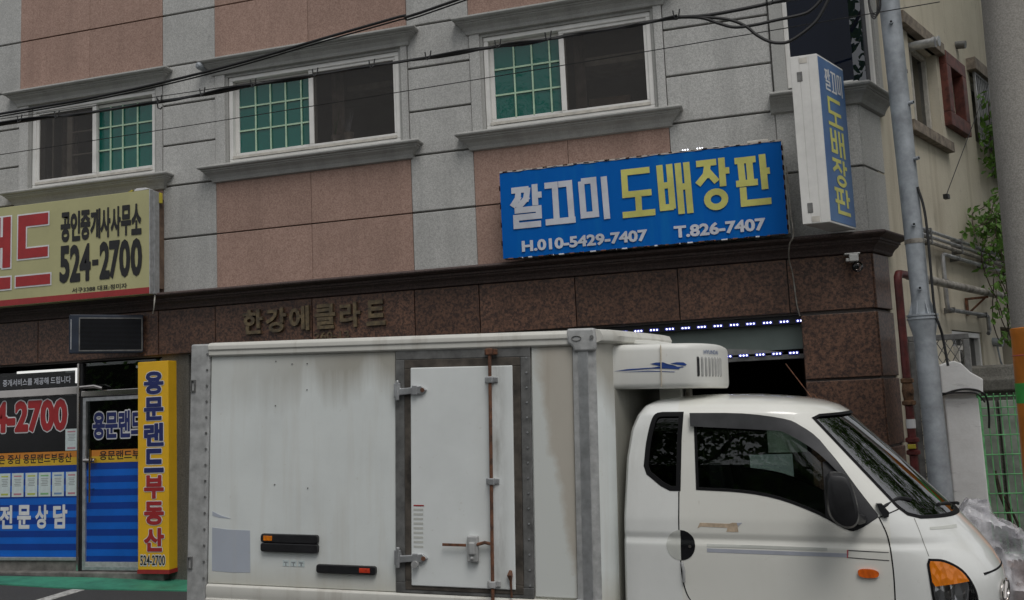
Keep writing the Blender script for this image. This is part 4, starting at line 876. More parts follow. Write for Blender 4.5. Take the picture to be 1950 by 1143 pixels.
for k in range(8):
    t = 8.6+k*.95; L = []
    for z, e in ((2.118, .002), (2.128, .008), (2.225, .008), (2.238, .002)): a, b = ro_pt(t, e), ro_pt(t+.42, e); c, d_ = ro_pt(t, -.01), ro_pt(t+.42, -.01); L.append([(a[0], a[1], z), (b[0], b[1], z), (d_[0], d_[1], z), (c[0], c[1], z)])
    mb = MB(); mb.loops(L); mb.build('grille_slot', 'black_plastic' if k == 0 else 'slot_shadow', cu_, bevel=.003)
def decal(mb, poly, e=.003):                        # on the near face of the unit: (t along, z)
    mb.add([(*ro_pt(t, e), z) for t, z in poly], [tuple(range(len(poly)))])
mb = MB()
for P in ([(.35, 2.158), (1.2, 2.170), (2.6, 2.176), (3.2, 2.182), (2.9, 2.190), (2.5, 2.198), (2.9, 2.206), (3.4, 2.206), (3.7, 2.196), (4.2, 2.188), (5.0, 2.172), (4.8, 2.163), (4.2, 2.165), (3.6, 2.168), (2.6, 2.170), (1.4, 2.163)],
          [(.7, 2.151), (2.4, 2.158), (4.4, 2.149), (4.3, 2.146), (2.4, 2.153)], [(3.9, 2.198), (4.6, 2.205), (5.6, 2.203), (6.2, 2.190), (5.9, 2.183), (5.2, 2.186), (4.5, 2.192)], [(4.6, 2.178), (5.5, 2.179), (5.6, 2.174), (4.9, 2.172)]):
    n = 24; decal(mb, P)
mb.build('swoosh_logo', 'decal_blue', cu_)
mb = MB(); lettering(mb, 'HYUNDAI', 10.2, 14.6, 2.254, 2.278, lambda t, z, d: (*ro_pt(t, .004+d-(z-2.26)*.02), z), bold=.02); mb.build('lettering', 'unit_text', cu_)
mb = MB(); mb.prism([(.705+q*.0015, z) for q, z in ((0, 2.06), (2, 2.30), (4, 2.315), (6, 2.30), (4, 2.06))], .136, .145, lambda u, w, v: (u, v, w)); mb.build('unit_seam', 'rust_stain', cu_)
mb = MB(); mb.box(.66, .80, .40, .62, 1.96, 2.06); mb.build('unit_neck', 'rail_white', cu_, bevel=.01)
mb = MB(); mb.box(.815, .845, .46, .60, 1.96, 2.06); mb.build('unit_pipe', 'pipe_stained', cu_, bevel=.01)
mb = MB(); mb.prism([(.46, 2.36), (.66, 2.345), (.80, 2.318), (.80, 2.312), (.46, 2.335)], .30, .62, lambda u, w, v: (u, v, w)); mb.build('rain_deflector', 'reefer_white', cu_, bevel=.004)
# chassis and wheels, below the picture
mb = MB(); mb.box(-2.4, 2.2, .45, .55, .50, .68).box(-2.4, 2.2, 1.17, 1.27, .50, .68).box(-2.42, .3, .03, 1.69, .66, .705); mb.build('chassis', 'chassis', T)
for u, r, vs_ in ((1.55, .32, (.10, 1.42)), (-1.10, .30, (.06, 1.46))):
    for v in vs_:
        mb = MB(); mb.loops([[(u+rr*math.cos(t*math.pi/16), v+dv, r+rr*math.sin(t*math.pi/16)) for t in range(32)] for rr, dv in ((r*.6, 0), (r*.92, .0), (r, .03), (r, .17), (r*.92, .2), (r*.6, .2))]); wh = mb.build('wheel', 'tyre', T, smooth=True)
        mb = MB(); mb.loops([[(u+rr*math.cos(t*math.pi/16), v+dv, r+rr*math.sin(t*math.pi/16)) for t in range(32)] for rr, dv in ((.03, .05), (r*.3, .03), (r*.5, .06), (r*.61, -.004), (r*.61, .02))]); mb.build('rim', 'aluminium', wh, smooth=True)
# ---------------------------------------------------------------- signs on the front
wsn = thing('wall_sign', 'long blue wall sign with grey-white and yellow lettering above the brown cornice', 'sign', (-1.3, 9.15, 3.26))
mb = MB(); mb.box(-2.69, .09, 9.05, 9.19, 3.265, 4.15); mb.build('sign_box', 'dull_aluminium', wsn)
mb = MB(); nx = 40; L = []
for z in (3.262, 3.30, 3.55, 3.85, 4.11, 4.152): L.append([(-2.692+2.786*k/nx, 9.042-.004*math.sin(k*2.4+z*7)*(1 if z in (3.262, 4.152) else .6), z+(.004*math.sin(k*2.0) if z in (3.262, 4.152) else 0)) for k in range(nx+1)])
mb.loops(L, cap=False, closed=False); mb.build('sign_sheet', 'sign_blue', wsn, smooth=True)
def clips(mat, ph):
    mb = MB()
    for k in range(26):
        if (k*7+ph) % 3 == 0: continue
        x = -2.66+k*.106; t = random.uniform(.03, .06); mb.box(x, x+t, 9.036, 9.07, 4.148, 4.160+random.uniform(0, .006)).box(x+.02, x+.02+t, 9.034, 9.07, 3.250, 3.263)
    for k in range(9):
        z = 3.30+k*.095; mb.box(.088, .104, 9.036, 9.07, z, z+.045)
        if k % 2: mb.box(-2.702, -2.690, 9.036, 9.07, z, z+.05)
    return mb.build('edge_clip', mat, wsn, bevel=.003, kind='stuff')
mb = MB(); L = []
for k in range(70):
    x = -2.69+k*.0405; h = .010+.006*random.random(); L.append([(x, 9.036, 4.149+.003*math.sin(k)), (x, 9.06, 4.149), (x, 9.06, 4.149+h), (x, 9.036, 4.149+h)])
mb.loops(L); mb.build('edge_trim', 'terracotta', wsn)
clips('letter_white', 0); clips('rust', 1)
D = FX(9.034)
for ch, a, b, z0, z1, mt in (('깔', -2.578, -2.262, 3.558, 3.995, 'letter_grey_white'), ('끄', -2.222, -1.925, 3.565, 3.99, 'letter_grey_white'), ('미', -1.868, -1.572, 3.565, 3.995, 'letter_grey_white'),
        ('도', -1.440, -1.125, 3.558, 4.045, 'letter_yellow'), ('배', -1.085, -.768, 3.552, 4.045, 'letter_yellow'), ('장', -.712, -.405, 3.552, 4.05, 'letter_yellow'), ('판', -.345, -.040, 3.556, 4.04, 'letter_yellow')):
    mb = MB(); brush(mb, ch, a, b, z0, z1, .062, D); mb.build('letter', mt, wsn)
mb = MB(); lettering(mb, 'H.010-5429-7407', -2.48, -1.225, 3.318, 3.42, D, 0, .02, .022); mb.build('lettering', 'letter_grey_white', wsn)
mb = MB(); lettering(mb, 'T.826-7407', -.952, -.112, 3.318, 3.424, D, 0, .02, .022); mb.build('lettering', 'letter_grey_white', wsn)
for x in (-.83, -.69):
    mb = MB()
    for k in range(3): mb.box(x+k*.024, x+.010+k*.024, 9.03, 9.045, 4.164, 4.172)
    mb.build('led', 'led_white', wsn)
mb = MB(); mb.box(-.22, -.02, 9.06, 9.12, 4.16, 4.19); mb.build('lamp_stub', 'old_pvc', wsn, bevel=.006)
mb = MB(); mb.tube(resample([(.125, 9.06, 3.9), (.13, 9.05, 3.5), (.14, 9.03, 3.25), (.10, 9.06, 3.16), (.085, 9.2, 3.05), (.11, 9.285, 2.9), (.125, 9.285, 2.62), (.145, 9.285, 2.5)], 5), .007, 6); mb.build('power_cord', 'pipe_stained', wsn, smooth=True)
mb = MB(); mb.box(.10, .115, 9.07, 9.19, 3.27, 4.14); mb.build('end_flange', 'old_pvc', wsn)

vsg = thing('projecting_sign', 'tall narrow white and blue box sign projecting beside the corner window', 'sign', (.5, 8.9, 3.25))
P0 = Vector((.452, 8.60, 0))
def VS(w_, s, z): p = P0+Vector((-1, 0, 0))*w_+SDIR*s; return (p.x, p.y, z)       # w_ across the front edge, s back along the face
z0, z1 = 3.256, 4.795
mb = MB(); mb.box(0, .235, 0, .60, z0, z1, VS); mb.build('sign_case', 'white_pvc', vsg, bevel=.006)
for a, b in ((.004, .076), (.080, .155), (.159, .231)):
    mb = MB(); mb.box(a, b, -.004, .004, z0+.004, z1-.004, VS); mb.build('front_strip', 'white_pvc', vsg, bevel=.003)
for z in (4.60, 3.40):
    mb = MB(); mb.box(.135, .18, -.009, .0, z-.045, z+.045, VS); mb.build('hinge', 'steel_grey', vsg, bevel=.004)
for z in (z1-.045, z0+.045):
    mb = MB(); mb.box(.085, .15, -.007, .0, z-.03, z+.02, VS); mb.build('end_tab', 'old_pvc', vsg)
mb = MB(); mb.box(-.004, .002, .012, .588, z0+.02, z1-.02, VS); mb.build('face_sheet', 'sign_blue_faded', vsg)
VF = lambda s, z, d: (P0.x+.006+SDIR.x*s+SN.x*d, P0.y+SDIR.y*s+SN.y*d, z)
for k, ch in enumerate('깔끄미'):
    mb = MB(); brush(mb, ch, .13+k*.14, .245+k*.14, 4.49, 4.70, .018, VF, 0, .022); mb.build('letter', 'letter_white', vsg)
for (ch, zz0, zz1) in (('도', 4.17, 4.44), ('배', 3.90, 4.14), ('장', 3.62, 3.87), ('판', 3.36, 3.60)):
    mb = MB(); brush(mb, ch, .14, .47, zz0, zz1, .034, VF, 0, .046); mb.build('letter', 'letter_yellow', vsg)
for z in (3.5, 4.55): mb = MB(); mb.tube([VS(.12, .58, z), (.62, 9.31, z)], .018, 8); mb.build('bracket', 'steel_grey', vsg)

ysg = thing('wall_sign', 'cream light-box wall sign with big red and black lettering at the left edge', 'sign', (-8.3, 9.15, 3.21))
mb = MB(); mb.box(-10.6, -6.885, 9.0, 9.165, 3.215, 4.425); mb.build('sign_box', 'sign_cream', ysg, bevel=.006)
mb = MB(); mb.box(-6.884, -6.872, 8.998, 9.168, 3.214, 4.428); mb.build('end_cap', 'aluminium', ysg, bevel=.004)
mb = MB(); mb.box(-10.5, -6.90, 9.166, 9.29, 3.30, 4.36); mb.build('mount', 'wood_brown', ysg)
mb = MB(); mb.box(-6.872, -6.862, 9.06, 9.10, 3.22, 4.41); mb.build('end_rib', 'aluminium', ysg, bevel=.004)
mb = MB(); mb.box(-10.6, -6.884, 8.996, 9.0, 3.222, 3.293); mb.build('red_band', 'sign_red', ysg)
mb = MB(); mb.prism([(-7.12, 4.425), (-7.05, 4.455), (-6.93, 4.452), (-6.88, 4.43)], 9.0, 9.1, lambda a, b, d: (a, d, b)); mb.build('torn_edge', 'letter_white', ysg)
mb = MB(); mb.prism([(-7.17, 4.424), (-7.12, 4.445), (-7.08, 4.435), (-7.09, 4.424)], 9.0, 9.1, lambda a, b, d: (a, d, b)); mb.build('torn_edge', 'yellow_tag', ysg)
mb = MB(); mb.box(-6.90, -6.86, 9.17, 9.21, 4.30, 4.42); mb.build('torn_edge', 'yellow_tag', ysg)
D = FX(8.995)
def bars(mb, rects, d, g=0):
    for k, (a, b, c, e) in enumerate(rects): mb.add([D(x, z, d+k*.0002) for x, z in ((a-g, c-g), (b+g, c-g), (b+g, e+g), (a-g, e+g))], [(0, 1, 2, 3)])
DEU = [(-8.722, -8.286, 4.158, 4.295), (-8.722, -8.608, 3.77, 4.295), (-8.722, -8.286, 3.77, 3.888), (-8.748, -8.248, 3.438, 3.558),
       (-8.948, -8.832, 3.682, 4.30), (-9.09, -8.985, 3.70, 4.30), (-8.99, -8.94, 3.93, 4.06), (-9.25, -8.825, 3.425, 3.565)]
mb = MB(); bars(mb, DEU, 0, .018); mb.build('letter_outline', 'letter_white', ysg); mb = MB(); bars(mb, DEU, .003); mb.build('letter', 'letter_red', ysg)
for k, ch in enumerate('공인중개사사무소'):
    a = -8.10+k*.1408; mb = MB(); lettering(mb, ch, a, a+.124, 3.933, 4.256, D, 0, .022, .024); mb.build('letter', 'letter_black', ysg)
for k, (ch, a, b) in enumerate((('5', -8.105, -7.988), ('2', -7.96, -7.837), ('4', -7.824, -7.69), ('2', -7.545, -7.427), ('7', -7.414, -7.291), ('0', -7.274, -7.148), ('0', -7.118, -6.988))):
    mb = MB(); lettering(mb, ch, a, b, 3.455, 3.85, D, 0, .022, .02); mb.build('letter', 'letter_black', ysg)
mb = MB(); bars(mb, [(-7.66, -7.573, 3.604, 3.672)], 0); mb.build('letter', 'letter_black', ysg)
mb = MB(); lettering(mb, '서구3388 대표:정미자', -7.94, -7.18, 3.305, 3.364, D, 0, .02); mb.build('lettering', 'letter_black', ysg)
mb = MB(); mb.tube(resample([(-6.885, 9.1, 3.215), (-6.875, 9.08, 3.14), (-6.90, 9.10, 3.06), (-6.95, 9.15, 3.01)], 5), .008, 6); mb.build('power_cord', 'old_pvc', ysg, smooth=True)

col = thing('pillar_sign', 'tall yellow box sign with navy and red lettering beside the shop door', 'sign', (-6.9, 9.3, .08))
mb = MB(); cp = [(-7.195, 9.20), (-6.785, 9.20), (-6.785, 9.375), (-7.195, 9.375)]
mb.prism(cp, .12, 2.46, lambda x, y, z: (x, y, z)); mb.build('sign_box', 'column_yellow', col, bevel=.006)
mb = MB(); mb.prism([(-7.2, 9.195), (-6.780, 9.195), (-6.780, 9.38), (-7.2, 9.38)], .078, .122, lambda x, y, z: (x, y, z)); mb.build('red_base', 'sign_red', col)
D = FX(9.198)
for k, ch in enumerate('용문랜드부동산'):
    zt = 2.345-k*.2935; mb = MB(); lettering(mb, ch, -7.095, -6.858, zt-.250, zt-.012, D, 0, .02, .055); mb.build('letter_outline', 'letter_white', col)
    mb = MB(); lettering(mb, ch, -7.095, -6.858, zt-.250, zt-.012, D, .003, .022, .022); mb.build('letter', 'letter_navy' if k < 4 else 'letter_red', col)
mb = MB(); lettering(mb, '524-2700', -7.16, -6.833, .170, .282, D, 0, .02, .05); mb.build('letter_outline', 'letter_white', col)
mb = MB(); lettering(mb, '524-2700', -7.16, -6.833, .170, .282, D, .003, .02); mb.build('lettering', 'letter_black', col)

scr = thing('led_screen', 'dark switched-off display box angled out from the brown wall', 'screen', (-7.44, 8.98, 2.57))
cb, sb_ = math.cos(R(45)), math.sin(R(45))
def LS(a, o, z): return (-7.443+cb*a+sb_*o, 8.98+sb_*a-cb*o, z)
mb = MB(); mb.box(-.385, .395, -.11, 0, 2.575, 3.015, LS); mb.build('screen_case', 'navy_paint', scr, bevel=.008)
mb = MB(); frame_r = ((-.29, .385, 2.596, 2.61), (-.29, .385, 2.968, 2.982), (-.29, -.278, 2.61, 2.968), (.373, .385, 2.61, 2.968))
for a, b, c, d_ in frame_r: mb.box(a, b, 0, .006, c, d_, LS)
mb.build('inner_frame', 'steel_grey', scr); mb = MB(); mb.box(-.374, -.366, 0, .005, 2.62, 2.96, LS); mb.build('edge_strip', 'aluminium', scr)
mb = MB()
for k in range(24): mb.box(-.278, .373, .0005, .004, 2.612+k*.0148, 2.622+k*.0148, LS)
mb.build('louvre', 'black_rubber', scr)
mb = MB(); mb.tube([LS(.2, -.1, 2.8), LS(.2, -.45, 2.8)], .02, 6).tube([LS(-.2, -.1, 2.8), LS(.1, -.5, 2.8)], .015, 6); mb.build('bracket', 'steel_grey', scr)

br = thing('raised_lettering', 'weathered brass building name letters fixed to the brown granite', 'lettering', (-5, 9.28, 2.6))
def raised(ch, a, b, z0, z1, th, bold):
    mb = MB(); v, f = glyph(ch, bold); x0, x1 = min(p[0] for p in v), max(p[0] for p in v); y0, y1 = min(p[1] for p in v), max(p[1] for p in v)
    n = len(v); m = lambda x, y, d: (a+(x-x0)/(x1-x0)*(b-a), F-d, z0+(y-y0)/(y1-y0)*(z1-z0)); mb.add([m(x, y, th) for x, y in v], f)
    ed = {}
    for q in f:
        for i in range(len(q)): e = (q[i], q[(i+1) % len(q)]); ed[tuple(sorted(e))] = ed.get(tuple(sorted(e)), 0)+1
    for (i, j), c in ed.items():
        if c == 1: mb.add([m(*v[i], th), m(*v[j], th), m(*v[j], .004), m(*v[i], .004)], [(0, 1, 2, 3)])
    return mb.build('letter', 'brass', br)
for ch, a, b in (('한', -5.854, -5.60), ('강', -5.56, -5.305), ('에', -5.266, -5.022), ('클', -4.95, -4.703), ('라', -4.646, -4.405), ('트', -4.333, -4.11)): raised(ch, a, b, 2.70, 2.975, .035, .03)
raised('260-13', -4.975, -4.552, 2.585, 2.668, .012, .01)

FLY = [(-9.30, -9.137, 'print_lime', 'half-cut flyer at the left edge of the shop window'), (-9.112, -8.939, 'print_pink', 'flyer with pink header and footer, second in the row'), (-8.910, -8.736, 'print_lime', 'flyer with lime header and footer, third in the row'),
       (-8.717, -8.542, 'print_green', 'flyer with green header, fourth in the row'), (-8.519, -8.350, 'print_blue', 'flyer with blue-grey header, fifth in the row'), (-8.320, -8.159, 'print_pink', 'flyer with pink header, last in the row by the door')]
def flyer(a, b, z0, z1, c, lab, grp):
    t = thing('flyer', lab, 'flyer', ((a+b)/2, SY-.01, z0), grp)
    mb = MB(); mb.box(a, b, SY-.0095, SY-.0085, z0, z1); mb.build('sheet', 'paper', t)
    h = z1-z0
    for q0, q1 in ((z1-.16*h, z1-.10*h), (z0+.07*h, z0+.15*h)): mb = MB(); mb.box(a+.03, b-.03, SY-.0102, SY-.0096, q0, q1); mb.build('colour_bar', c, t)
    mb = MB()
    for k in range(5): mb.box(a+.035+.008*(k % 3), b-.035-.01*(k % 2), SY-.0102, SY-.0096, z1-(.27+.07*k)*h, z1-(.245+.07*k)*h)
    mb.build('print', 'print_grey', t)
for a, b, c, lab in FLY: flyer(a, b, .942, 1.224, c, lab, 'flyers in a row on the blue shop window')
flyer(-8.333, -8.158, 1.475, 1.73, 'print_pink', 'single flyer above the orange band by the mullion', None)

# ---------------------------------------------------------------- small things on the front
def led_strip(z, y, x0, n, lab):
    t = thing('light_strip', lab, 'lights', ((x0+n*.078), y, z), 'led strips in the shop opening')
    for k in range(n):
        x = x0+k*.1562; mb = MB(); mb.box(x-.048, x+.048, y, y+.008, z-.014, z+.014); o = mb.build('led_module', 'led_blue', t)
        mb = MB()
        for q in (-.03, 0, .03): mb.tube([(x+q, y, z), (x+q, y-.006, z)], .008, 8)
        mb.build('led', 'led_white', o)
led_strip(2.463, F+.068, -1.565, 12, 'upper row of white led lights under the brown lintel')
led_strip(2.162, F+.118, -1.03, 8, 'lower row of white led lights below the folded awning')
t = thing('security_camera', 'small white dome security camera under the cornice at the corner', 'camera', (.66, 9.2, 2.9))
mb = MB(); mb.box(.58, .72, 9.17, 9.30, 3.035, 3.05).box(.62, .70, 9.14, 9.24, 2.965, 3.035); mb.build('mount', 'camera_white', t, bevel=.01)
mb = MB(); mb.box(.59, .63, 9.16, 9.22, 2.97, 3.0); mb.build('bracket', 'camera_white', t, bevel=.005)
mb = MB(); mb.loops([[(.685+.052*math.sin(p)*math.cos(q), 9.17+.052*math.sin(p)*math.sin(q), 2.915+.052*math.cos(p)) for q in (2*math.pi*i/16 for i in range(16))] for p in (math.pi*(k+.3)/9.6 for k in range(10))]); dm = mb.build('dome', 'lamp_glass', t, smooth=True)
mb = MB(); mb.tube([(.68, 9.17, 2.915), (.67, 9.13, 2.91)], .025, 10); mb.build('lens', 'black_gloss', t, smooth=True)
mb = MB(); mb.tube([(-6.33, 9.27, 5.88), (-6.33, 9.17, 5.875), (-6.33, 9.14, 5.87)], [.045, .045, .02], 12); mb.build('vent_cap', 'galvanised', smooth=True, label='small round metal vent cap between two window lintels', cat='vent')
def pot(x, z, r, h, twig, lab):
    y = F+.135; t = thing('potted_plant', lab, 'plant', (x, y, z), 'pots on the middle window ledge')
    mb = MB(); mb.lathe([(r*.75, z), (r, z+h*.8), (r*1.08, z+h*.8), (r*1.08, z+h)], x, y, 14); mb.build('pot', 'terracotta', t, smooth=True)
    mb = MB()
    for k in range(twig):
        a = random.uniform(0, 6.28); d = random.uniform(.02, .12); hh = random.uniform(.12, .32)
        mb.tube([(x, y, z+h*.9), (x+d*.5*math.cos(a), y, z+h+hh*.5), (x+d*math.cos(a), y, z+h+hh)], [.005, .004, .002], 5)
    mb.build('twig' if twig > 3 else 'sprout', 'decal_grey' if twig > 3 else 'leaf', t)
pot(-4.73, 4.815, .045, .09, 3, 'small squat pale pot on the middle window ledge'); pot(-4.56, 4.815, .055, .10, 9, 'pale pot with a twiggy plant on the middle window ledge')
mb = MB(); mb.box(-4.72-.12, -4.40, F+.10, F+.30, 4.775, 4.815); mb.build('inner_ledge', 'old_pvc', w2)

# ---------------------------------------------------------------- poles, pipes, gate, fence on the right
pole = thing('steel_pole', 'grey galvanised steel pole with a flared collar at the building corner', 'pole', (1.15, 8.7, -.28))
ln = (-.012, 0); PX = 1.155+.012*1.0
mb = MB(); mb.lathe([(.095, -.35), (.093, 1.0), (.088, 2.18), (.092, 2.23), (.118, 2.335), (.120, 2.36)], PX, 8.7, 28, ln); mb.build('lower_shaft', 'galvanised', pole, smooth=True)
mb = MB(); mb.lathe([(.128, 2.358), (.128, 2.372), (.118, 2.374), (.118, 2.384), (.128, 2.386), (.128, 2.40)], PX, 8.7, 28, ln); mb.build('flange', 'galvanised', pole, smooth=True)
mb = MB(); mb.lathe([(.088, 2.40), (.076, 2.55), (.078, 3.0), (.088, 5.5), (.085, 9.0)], PX, 8.7, 28, ln); mb.build('upper_shaft', 'galvanised', pole, smooth=True)
mb = MB(); mb.lathe([(.0815, 3.015), (.0825, 3.02), (.0825, 3.05), (.0815, 3.055)], PX, 8.7, 24, ln); mb.build('rust_band', 'pipe_stained', pole, smooth=True)
for k in range(8):
    a = k*math.pi/4+.3; c, s_ = math.cos(a), math.sin(a); x, y = PX+ln[0]*2.45, 8.7
    mb = MB(); mb.prism([(.07, 2.40), (.118, 2.40), (.078, 2.52)], -.004, .004, lambda r, z, d: (x+c*r-s_*d, y+s_*r+c*d, z)); mb.build('gusset', 'galvanised', pole)
for k, z in enumerate((2.62, 3.17, 3.75, 4.25, 4.98)):
    x = PX+ln[0]*z; d = (-.35, -.94) if k % 2 == 0 else (.45, -.89); d = {0: (-.1, -1), 1: (-.05, -1), 2: (.75, -.66), 3: (.8, -.6), 4: (-.15, -1)}[k]
    mb = MB(); mb.tube([(x+d[0]*.06, 8.7+d[1]*.06, z), (x+d[0]*.125, 8.7+d[1]*.125, z)], .017, 10); sb2 = mb.build('step_socket', 'galvanised', pole, smooth=True)
    mb = MB(); mb.tube([(x+d[0]*.125, 8.7+d[1]*.125, z), (x+d[0]*.127, 8.7+d[1]*.127, z)], .010, 8); mb.build('socket_hole', 'black_rubber', sb2)
mb = MB(); mb.tube(resample([(PX+.02, 8.64, 3.5), (PX+.055, 8.63, 3.3), (PX+.062, 8.62, 3.0), (PX+.06, 8.62, 2.45), (PX+.085, 8.62, 2.30), (PX+.11, 8.66, 2.2), (PX+.13, 8.66, 1.95)], 5), .011, 6); mb.build('pole_cable', 'cable_black', pole, smooth=True)
cp_ = thing('concrete_pole', 'thick concrete utility pole with orange wrap at the right edge', 'pole', (1.95, 8.4, -.3))
mb = MB(); mb.lathe([(.215, -.4), (.20, 2.2), (.178, 6), (.16, 10)], 1.945, 8.4, 32, (.004, 0)); mb.build('shaft', 'concrete', cp_, smooth=True)
mb = MB(); mb.lathe([(.222, .3), (.207, 2.16), (.210, 2.165), (.210, 2.215), (.204, 2.22)], 1.945, 8.4, 32, (.004, 0)); mb.build('orange_wrap', 'orange_wrap', cp_, smooth=True)
mb = MB(); mb.lathe([(.2145, 1.62), (.2138, 1.78)], 1.945, 8.4, 32, (.004, 0)); mb.build('green_band', 'wrap_green', cp_, smooth=True)
mb = MB(); mb.tube([(1.945+.205*math.cos(a), 8.4+.205*math.sin(a), 2.0) for a in (2*math.pi*k/24 for k in range(25))], .004, 5, cap=False); mb.build('tie_wire', 'decal_red', cp_)
gp = thing('gas_pipe', 'dark red riser pipe with valves turning into a stained grey pipe on the side wall', 'pipe', (1.02, 9.15, -.2))
gx, gy = 1.02, 9.15
def GP(s, z, o=.235): return SW(s-.058+.0, o, z)
mb = MB(); mb.tube([(gx, gy, -.3), (gx, gy, 2.74)]+[GP(.058*0+q, zz) for q, zz in ((.005, 2.79), (.03, 2.82), (.09, 2.825), (.30, 2.825))], .036, 12); mb.build('riser', 'red_pipe', gp, smooth=True)
mb = MB(); mb.tube([GP(.30, 2.825), GP(6.0, 2.825)], .042, 12); mb.build('wall_run', 'pipe_stained', gp, smooth=True)
mb = MB(); mb.lathe([(.037, 1.62), (.060, 1.63), (.060, 1.66), (.042, 1.67), (.048, 1.72), (.052, 1.75), (.048, 1.79), (.042, 1.82), (.056, 1.83), (.056, 1.86), (.037, 1.87)], gx, gy, 16); mb.build('valve', 'brown_valve', gp, smooth=True)
mb = MB(); mb.lathe([(.038, 1.42), (.040, 1.421), (.040, 1.50), (.038, 1.501)], gx, gy, 12); mb.build('white_tape', 'letter_white', gp)
mb = MB(); mb.lathe([(.038, 1.18), (.060, 1.19), (.060, 1.22), (.040, 1.23), (.040, 1.29), (.060, 1.30), (.060, 1.33), (.038, 1.34)], gx, gy, 12); mb.build('coupling', 'red_pipe', gp, smooth=True)
mb = MB(); mb.box(gx-.05, gx+.02, gy-.06, gy-.035, 1.24, 1.28); mb.build('yellow_tag', 'yellow_tag', gp, bevel=.006)
for s in (2.9,):
    mb = MB(); mb.box(s, s+.03, .0, .25, 2.76, 2.785, SW).box(s, s+.03, .0, .03, 2.58, 2.78, SW); mb.tube([SW(s+.015, .02, 2.60), SW(s+.015, .22, 2.77)], .012, 6); mb.build('bracket', 'rust', gp)
PI = [('uppermost of three thin grey conduits along the beige side wall', 3.415, 'pipe_grey', .020), ('middle one of three thin grey conduits along the side wall', 3.355, 'pipe_grey', .020), ('lowest of three thin grey conduits along the side wall', 3.295, 'pipe_stained', .024)]
for k, (lab, z, mt, r) in enumerate(PI):
    t = thing('conduit', lab, 'pipe', SW(1.2, .08, z), 'thin conduits along the side wall')
    mb = MB(); mb.tube([SW(1.15, .08, z), SW(6.5, .08, z)], r, 8); mb.build('tube', mt, t, smooth=True)
    mb = MB()
    for s in (1.5, 2.6, 3.8, 5.0): mb = MB(); mb.box(s, s+.03, -.01, .11, z-.028, z+.028, SW); mb.build('clamp', 'steel_grey', t)
t = thing('conduit', 'grey pipe that steps down the side wall below the conduits', 'pipe', SW(1.95, .08, 2.4))
mb = MB(); mb.tube([SW(6.5, .07, 3.21), SW(2.0, .07, 3.21), SW(1.955, .07, 3.19), SW(1.95, .07, 3.15), SW(1.95, .07, 2.68), SW(1.97, .07, 2.61), SW(2.05, .07, 2.60), SW(3.50, .07, 2.60), SW(3.55, .07, 2.58), SW(3.56, .07, 2.42), SW(3.50, .07, 2.38)], .024, 8); mb.build('tube', 'pipe_grey', t, smooth=True)
for s0, s1, z0_, z1_ in [(q, q+.03, 3.18, 3.24) for q in (2.5, 3.6, 4.7)]+[(1.92, 1.98, 2.9, 2.93), (2.1, 2.13, 2.57, 2.63), (3.4, 3.43, 2.57, 2.63)]:
    mb = MB(); mb.box(s0, s1, -.01, .10, z0_, z1_, SW); mb.build('clamp', 'steel_grey', t)
t = thing('conduit', 'pale vertical pipe on the beige wall right behind the steel pole', 'pipe', SW(1.08, .1, 3.4))
mb = MB(); mb.tube([SW(1.08, .09, 3.4), SW(1.08, .09, 9)], .035, 10); mb.build('tube', 'galvanised', t, smooth=True)
for z in (5.05, 6.5): mb = MB(); mb.box(1.03, 1.13, -.01, .135, z-.02, z+.02, SW); mb.build('clamp', 'steel_grey', t)
gt = thing('chain_link_gate', 'narrow chain-link gate between the building corner and the white pier', 'gate', (1.4, 9.75, -.3))
mb = MB(); frame(mb, 1.125, 1.66, -.25, 2.27, .055, 9.72, 9.76); mb.build('gate_frame', 'steel_grey', gt, bevel=.006)
mb = MB(); dx, dz = .075, .13
k = 0; x = 1.18-2.6
while x < 1.62:
    for sg_ in (1, -1):
        pts = []; z = -.2
        xa = x if sg_ > 0 else x+2.6
        a, b = (xa, -.2), (xa+sg_*2.45*dx/dz, 2.25)
        # clip to the frame
        t0, t1 = 0., 1.
        for lo, hi, p, q in ((1.18, 1.61, a[0], b[0]),):
            if q == p: continue
            u0, u1 = (lo-p)/(q-p), (hi-p)/(q-p); t0 = max(t0, min(u0, u1)); t1 = min(t1, max(u0, u1))
        if t1 > t0:
            P_ = lambda t: (a[0]+(b[0]-a[0])*t, 9.74+.008*sg_, a[1]+(b[1]-a[1])*t); mb.tube([P_(t0), P_(t1)], .0045, 5)
    x += dx
mb.build('wire_mesh', 'steel_grey', gt, kind='stuff')
mb = MB(); mb.tube([(1.27, 9.70, 1.95), (1.31, 9.69, 1.72), (1.27, 9.70, 1.62)], .012, 6); mb.build('latch', 'black_plastic', gt)
pr_ = thing('gate_pier', 'whitewashed masonry pier with a sloping cap right of the steel pole', 'wall', (1.5, 9.6, -.3))
FP = lambda a, b, d: (a, d, b)
mb = MB(); mb.prism([(1.365, -.4), (1.665, -.4), (1.658, .6), (1.652, 1.66), (1.365, 1.66)], 9.50, 9.8, FP); mb.build('shaft', 'whitewash', pr_, bevel=.015, seg=3)
mb = MB(); mb.prism([(1.345, 1.70), (1.69, 1.70), (1.70, 1.83), (1.60, 1.90), (1.53, 1.985), (1.47, 2.01), (1.345, 1.975)], 9.46, 9.84, FP); mb.build('cap', 'whitewash', pr_, bevel=.012, seg=3)
mb = MB(); mb.box(1.38, 1.64, 9.53, 9.78, 1.655, 1.705); mb.build('neck', 'whitewash', pr_)
